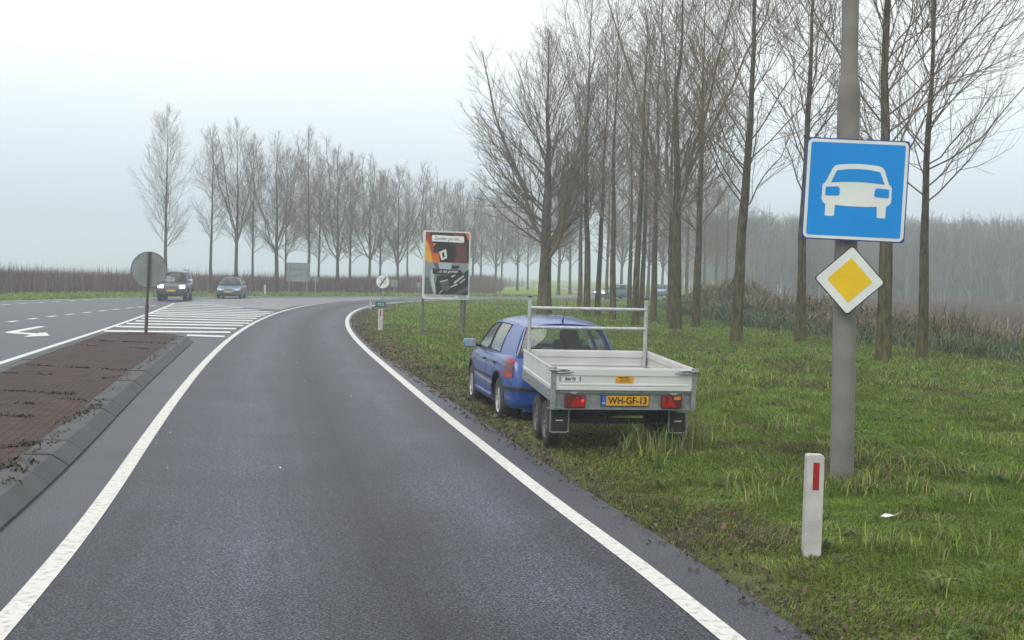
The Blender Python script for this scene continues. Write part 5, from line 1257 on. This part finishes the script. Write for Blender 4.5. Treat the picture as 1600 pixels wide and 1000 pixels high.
m.prism([UV(*q_) for q_ in [(0.208, 0.48), (0.325, 0.472), (0.342, 0.49), (0.345, 0.548), (0.335, 0.562), (0.215, 0.566), (0.203, 0.556)]], 0.002, Matrix.Translation((0, -0.010, 0)), 0)
m.prism([UV(*q_) for q_ in [(0.82, 0.48), (0.70, 0.472), (0.685, 0.49), (0.68, 0.548), (0.69, 0.562), (0.812, 0.566), (0.824, 0.556)]], 0.002, Matrix.Translation((0, -0.010, 0)), 0)
m.build("face", [sign_blue, edge_blue, mat("reflective_white", (0.62, 0.645, 0.64), (0.55, 0.57, 0.565), scale=3, rough=0.35)], sg)
m = MB()
for z_ in (-0.28, 0.28): m.box((0, 0.03, z_), (0.30, 0.03, 0.035)); m.lathe([(0.117, -0.02), (0.121, -0.02), (0.121, 0.02), (0.117, 0.02)], 'Z', (0.0, 0.165, z_), 20)
m.build("bracket", galv, sg)
dc = PD(1327.5, 438, 12.30)
dg_ = empty("priority_sign", dc, (0, R(3.0), R(-4)), "yellow and white diamond priority sign below the blue square on the lamp post", "road sign")
def diamond(r_, rc):
    pts_ = rrect(-r_, -r_, r_, r_, rc); c_ = math.cos(R(45)); return [((x-z_)*c_, (x+z_)*c_) for x, z_ in pts_]
m = MB(); m.prism(diamond(0.240, 0.03), 0.014, Matrix.Translation((0, 0.012, 0)), 1, 1); m.prism(diamond(0.230, 0.026), 0.002, Matrix.Translation((0, -0.002, 0)), 2); m.prism(diamond(0.152, 0.004), 0.002, Matrix.Translation((0, -0.004, 0)), 0)
m.build("face", [mat("sign_yellow", (0.70, 0.455, 0.008), (0.62, 0.395, 0.008), scale=5, rough=0.45, spec=0.3), black_p, MATS["reflective_white"]], dg_)
m = MB(); m.box((0, 0.028, 0), (0.12, 0.03, 0.30)); m.lathe([(0.120, -0.015), (0.124, -0.015), (0.124, 0.015), (0.120, 0.015)], 'Z', (0.0, 0.165, 0.12), 20); m.lathe([(0.120, -0.015), (0.124, -0.015), (0.124, 0.015), (0.120, 0.015)], 'Z', (0.0, 0.165, -0.14), 20); m.build("bracket", galv, dg_)

post_w = mat("marker_plastic", (0.48, 0.47, 0.45), (0.36, 0.35, 0.335), scale=6, rough=0.6, bump=0.15, bscale=60)
refl_r = mat("red_reflector", (0.33, 0.012, 0.022), (0.25, 0.010, 0.018), scale=30, rough=0.2)
def marker(px, py, h_, label, tilt=0.5, w_=0.122, red=True, yaw=0.0, pos=None, cat="marker post"):
    p = pos or P(px, py)
    r_ = empty("marker_post", p, (0, R(tilt), yaw), label, cat, "white verge marker posts")
    m = MB(); d_ = 0.10
    m.add([(-w_*0.52, -d_/2, -0.15), (w_*0.52, -d_/2, -0.15), (w_*0.52, d_/2, -0.15), (-w_*0.52, d_/2, -0.15)], [(3, 2, 1, 0)])
    prof = rrect(-w_/2, -0.1, w_/2, h_, 0.018, 3)
    m.prism(prof, d_, Matrix.Translation((0, d_/2, 0)))
    m.build("post", post_w, r_)
    if red:
        m = MB(); m.box((0.004, -d_/2-0.001, h_-0.155), (0.046, 0.006, 0.20), bev=0.002); m.build("reflector", refl_r, r_)
        m = MB(); m.box((0.004, d_/2+0.001, h_-0.155), (0.046, 0.006, 0.20), bev=0.002); m.build("reflector", paint_w, r_)
    return r_
marker(1267, 868, 0.745, "white marker post with red reflector in front of the lamp post", 0.4)
q_ = P(594, 516)
mk1 = marker(594, 516, 0.74, "white marker post carrying the small green distance plate", 0.6, 0.16)
hp1 = empty("distance_plate", (q_.x, q_.y, 0.80), (0, 0, R(6)), "small green distance plate standing on a white marker post by the bend", "distance plate")
m = MB(); m.box((0, -0.02, 0.09), (0.36, 0.012, 0.19), 0, bev=0.004); m.text("79.3", 0.13, Matrix.Translation((0, -0.028, 0.09)), 1); m.box((0, 0.0, -0.01), (0.05, 0.03, 0.12), 0)
m.build("plate", [mat("sign_green", (0.01, 0.11, 0.085), rough=0.4), paint_w], hp1)
marker(578, 483, 0.62, "red-topped marker post leaning at the inside of the bend", 8.0, 0.12)
q2 = PD(414, 459, 97)
marker(414, 460, 0.85, "white marker post across the road beside the small blue car", 0, 0.14, False, pos=Vector((q2.x, 97, terrain([(q2.x, 97)])[0][0])))

# round sign seen from behind, on the island
rb = P(228, 522, IZ)
rs = empty("round_sign", rb, (0, R(1.6), 0), "round road sign seen from its grey back on a rusty pole on the brick island", "road sign")
rust = mat("rusty_pole", (0.085, 0.062, 0.052), (0.045, 0.036, 0.032), scale=14, rough=0.85)
m = MB(); m.tube([(0, 0, -0.1), (0, 0, 0.78)], 0.048, 12); m.tube([(0, 0, 0.78), (0, 0, 2.26)], 0.036, 12); m.tube([(0, 0, 0.75), (0, 0, 0.80)], 0.055, 12); m.build("pole", rust, rs, smooth=40)
m = MB(); m.prism(circle(0.50, 40), 0.010, Matrix.Translation((0.0, 0.065, 1.78)), 0, 0); m.lathe([(0.493, 0.045), (0.506, 0.045), (0.506, 0.072), (0.493, 0.072)], 'Y', (0, 0, 1.78), 40, 1)
m.prism(circle(0.49, 40), 0.002, Matrix.Translation((0.0, 0.069, 1.78)), 2)
m.build("disc", [sign_grey_back, black_p, MATS["sign_blue"]], rs)
m = MB(); 
for z_ in (1.55, 2.02): m.box((0, 0.045, z_), (0.16, 0.035, 0.03))
m.build("bracket", galv, rs)

# billboard
bb_l = P(659, 525); yaw_b = R(-20)*-1
BW, BH, BZ = 1.56, 2.12, 1.24
bbx = Vector((math.cos(yaw_b), math.sin(yaw_b), 0))
bc = bb_l+bbx*(BW/2-0.02)
bbd = empty("billboard", (bc.x, bc.y, 0), (0, R(0.3), yaw_b), "roadside billboard with orange and grey seat-belt poster on steel posts", "billboard")
m = MB(); m.prism(rrect(-BW/2, BZ-0.06, BW/2, BZ+BH, 0.07), 0.07, Matrix.Translation((0, 0.035, 0)))
m.build("frame", mat("billboard_frame", (0.62, 0.64, 0.65), (0.54, 0.56, 0.57), scale=3, rough=0.45), bbd)
for x_, y_ in ((-BW/2+0.05, 0.0), (BW/2-0.22, 0.0), (BW/2-0.07, 0.12)):
    m = MB(); m.box((x_, y_+0.07, BZ/2+0.3), (0.07, 0.07, BZ+0.8), bev=0.008); m.build("post", mat("weathered_post", (0.13, 0.125, 0.118), (0.09, 0.086, 0.08), scale=9, rough=0.7), bbd)
pc = dict(dark=(0.022, 0.010, 0.009), red=(0.36, 0.045, 0.012), orange=(0.62, 0.13, 0.008), yellow=(0.72, 0.36, 0.03), maroon=(0.125, 0.038, 0.030), black=(0.014, 0.013, 0.014), pale=(0.46, 0.52, 0.55), silver=(0.66, 0.66, 0.62), grey=(0.25, 0.285, 0.30), mid=(0.09, 0.098, 0.10), char=(0.016, 0.015, 0.017), white=(0.78, 0.80, 0.80), peach=(0.62, 0.33, 0.16))
pk = list(pc); pm = [mat("poster_"+k, v, tuple(x*0.8 for x in v), scale=6, rough=0.5) for k, v in pc.items()]
m = MB(); lev = [0]
x0, x1, z0, z1 = -BW/2+0.055, BW/2-0.055, BZ+0.10, BZ+BH-0.05
def pu(u, v): return (x0+(x1-x0)*u, z1+(z0-z1)*v)
def pp(colr, pts_, y_=None):
    lev[0] += 1; m.prism([pu(*q__) for q__ in pts_], 0.0015, Matrix.Translation((0, -0.036-0.0015*lev[0], 0)), pk.index(colr))
pp('dark', [(0, 0), (1, 0), (1, 0.485), (0, 0.485)]); pp('grey', [(0, 0.49), (1, 0.49), (1, 1), (0, 1)])
pp('red', [(0, 0.02), (0.08, 0.0), (0.13, 0.08), (0.20, 0.28), (0.36, 0.485), (0, 0.485)]); pp('orange', [(0, 0.10), (0.05, 0.14), (0.12, 0.26), (0.17, 0.36), (0.30, 0.32), (0.34, 0.485), (0, 0.485)]); pp('yellow', [(0, 0.14), (0.05, 0.18), (0.10, 0.30), (0.15, 0.40), (0.18, 0.485), (0, 0.485)])
pp('maroon', [(0.62, 0.02), (0.88, 0.03), (0.94, 0.2), (0.98, 0.485), (0.68, 0.485), (0.64, 0.25)]); pp('orange', [(0.91, 0.0), (1, 0.0), (1, 0.12), (0.96, 0.09)]); pp('red', [(0.66, 0.02), (0.86, 0.03), (0.84, 0.06), (0.66, 0.06)])
pp('black', [(0.88, 0.03), (0.92, 0.03), (1, 0.2), (1, 0.48), (0.96, 0.48), (0.93, 0.2)]); pp('black', [(0.22, 0.19), (0.50, 0.19), (0.48, 0.24), (0.24, 0.31), (0.18, 0.33)]); pp('peach', [(0.17, 0.18), (0.23, 0.18), (0.22, 0.21), (0.18, 0.22)])
pp('silver', [(0.31, 0.315), (0.47, 0.265), (0.50, 0.40), (0.49, 0.415), (0.38, 0.45), (0.36, 0.43)]); pp('dark', [(0.375, 0.335), (0.43, 0.32), (0.445, 0.395), (0.40, 0.41)])
pp('black', [(0.60, 0.2), (0.68, 0.2), (0.72, 0.36), (0.68, 0.40), (0.62, 0.30)])
# lower half: grey jacket and dark hand shapes
pp('pale', [(0.30, 0.49), (0.62, 0.49), (0.58, 0.60), (0.34, 0.60)]); pp('mid', [(0.20, 0.49), (0.28, 0.49), (0.33, 0.60), (0.26, 0.60)]); pp('mid', [(0.0, 0.74), (0.08, 0.72), (0.14, 0.86), (0.20, 1.0), (0, 1.0)]); pp('pale', [(0.13, 0.60), (0.22, 0.62), (0.20, 0.78), (0.28, 0.96), (0.22, 1.0), (0.14, 0.82)])
pp('char', [(0.28, 0.70), (0.86, 0.66), (1, 0.62), (1, 1.0), (0.26, 1.0), (0.24, 0.86)]); pp('mid', [(0.34, 0.80), (0.52, 0.78), (0.58, 0.90), (0.52, 0.95), (0.40, 0.92)]); pp('mid', [(0.62, 1.0), (1, 0.86), (1, 0.92), (0.80, 1.0)])
for q__ in ([(0.60, 0.70), (0.70, 0.665), (0.72, 0.68), (0.62, 0.73)], [(0.66, 0.80), (0.88, 0.68), (0.90, 0.70), (0.68, 0.83)], [(0.58, 0.875), (0.74, 0.82), (0.76, 0.84), (0.60, 0.89)], [(0.80, 0.80), (0.92, 0.73), (0.93, 0.75), (0.81, 0.82)], [(0.34, 0.79), (0.52, 0.755), (0.52, 0.775), (0.35, 0.81)], [(0.32, 0.985), (0.40, 0.93), (0.41, 0.945), (0.34, 0.99)]): pp('pale', q__)
pp('black', [(0.60, 0.53), (0.78, 0.53), (0.76, 0.575), (0.62, 0.58)]); pp('black', [(0.90, 0.64), (1, 0.585), (1, 0.61), (0.92, 0.67)])
pp('black', [(0.17, 0.585), (0.80, 0.60), (0.86, 0.64), (0.84, 0.68), (0.17, 0.665)])
pp('white', [(0.135, 0.055), (0.15, 0.045), (0.86, 0.055), (0.875, 0.07), (0.875, 0.145), (0.86, 0.155), (0.15, 0.148), (0.135, 0.135)])
yl = -0.036-0.0015*(lev[0]+1)
m.text("Zonder gordel...", 0.155, Matrix.Translation((pu(0.5, 0.1)[0], yl, pu(0.5, 0.102)[1])), pk.index('char'), shear=0.3, sx=0.90)
m.text("...in de gordel", 0.135, Matrix.Translation((pu(0.5, 0.1)[0], yl, pu(0.5, 0.628)[1])), pk.index('white'), shear=0.3, sx=0.95)
m.build("poster", pm, bbd)
m = MB(); m.box((BW/2-0.24, -0.042, BZ+0.05), (0.28, 0.010, 0.14), 0, bev=0.003); m.box((-0.18, -0.038, BZ+0.03), (0.95, 0.004, 0.02), 1); m.build("owner_plate", [mat("plate_grey", (0.34, 0.40, 0.43), rough=0.5), pm[pk.index('grey')]], bbd)

# end-of-limit sign
es = P(598, 486); s_z = PD(597, 440, es.y).z
esg = empty("limit_sign", es, (0, R(-0.8), 0), "white round end-of-limit sign reading 70 with a dark slash, by the bend", "road sign")
m = MB(); m.tube([(0, 0, -0.1), (0, 0, s_z+0.25)], 0.035, 8); m.build("pole", galv, esg)
m = MB(); T_ = Matrix.Translation((0, -0.045, s_z)); m.prism(circle(0.335, 32), 0.012, T_, 0)
m.text("70", 0.42, Matrix.Translation((0, -0.060, s_z)), 1, thick=0.001, sx=0.95); m.prism([(-0.18, -0.22), (-0.12, -0.25), (0.20, 0.23), (0.14, 0.26)], 0.003, Matrix.Translation((0, -0.062, s_z)), 2)
m.build("face", [paint_w, mat("sign_grey_text", (0.28, 0.32, 0.30), rough=0.5), black_p], esg)

def panel_sign(px0, px1, py0, py1, Y, name, label, posts=True, ribs=2, rnd=False):
    a = PD(px0, py0, Y); b_ = PD(px1, py1, Y); cx = (a.x+b_.x)/2; w_ = b_.x-a.x; gz = float(terrain([(cx, Y)])[0][0])
    r_ = empty(name, (cx, Y, gz), (0, 0, 0), label, "road sign")
    zt, zb = a.z-gz, b_.z-gz
    m = MB()
    if rnd: m.prism(circle(w_/2, 28), 0.012, Matrix.Translation((0, 0.05, (zt+zb)/2)))
    else:
        m.box((0, 0.05, (zt+zb)/2), (w_, 0.02, zt-zb), 0, bev=0.005)
        for k in range(ribs): m.box((0, 0.03, zb+(zt-zb)*(k+1)/(ribs+1)), (w_, 0.03, 0.05), 1)
    m.build("panel", [sign_grey_back, mat("rib_grey", (0.13, 0.145, 0.145), rough=0.6)], r_)
    for x_ in ((-w_*0.38, w_*0.38) if posts and not rnd else (0,)):
        m = MB(); m.tube([(x_, 0, -0.2), (x_, 0, zt-0.1)], 0.04, 8); m.build("pole", galv, r_)
panel_sign(448, 484, 410, 440.5, 98, "direction_sign", "large grey panel sign seen from behind on two posts across the road")
panel_sign(488, 498, 432, 442.5, 101, "round_sign", "small round sign seen from its grey back beside the large panel", rnd=True)
panel_sign(611, 621, 437, 448, 112, "small_sign", "small square grey sign back across the road, right of the end-of-limit sign", posts=False, ribs=0)
panel_sign(651, 657.5, 441, 449, 112, "small_sign", "tiny greenish sign half hidden by the billboard's left edge", posts=False, ribs=0)

# white scrap of paper in the grass
sc = P(1392, 817); m = MB(); m.add([(-0.05, -0.02, 0.05), (0.02, -0.03, 0.07), (0.07, 0.01, 0.085), (0.03, 0.03, 0.06), (-0.04, 0.03, 0.075), (-0.09, 0.0, 0.055)], [(0, 1, 4), (1, 2, 3), (1, 3, 4), (0, 4, 5)])
tag(m.build("paper_scrap", mat("paper", (0.7, 0.7, 0.68), rough=0.8), None, sc), "small white scrap of litter in the grass right of the lamp post", "litter")

# ------------------------------------------------------------------ fog
hz = MB(); hz.box((0, 290, 8.25), (1210, 840, 24.5))
fm = bpy.data.materials.new("fog"); fm.use_nodes = True; fn = fm.node_tree; fn.nodes.clear()
fo = fn.nodes.new('ShaderNodeOutputMaterial'); fv = fn.nodes.new('ShaderNodeVolumePrincipled')
fv.inputs['Color'].default_value = (0.84, 0.92, 1.0, 1); fv.inputs['Density'].default_value = HAZE_DENSITY; fv.inputs['Anisotropy'].default_value = 0.25
fn.links.new(fv.outputs[0], fo.inputs['Volume'])
tag(hz.build("haze", fm), "pale winter fog lying over the whole scene", "fog", kind='stuff')
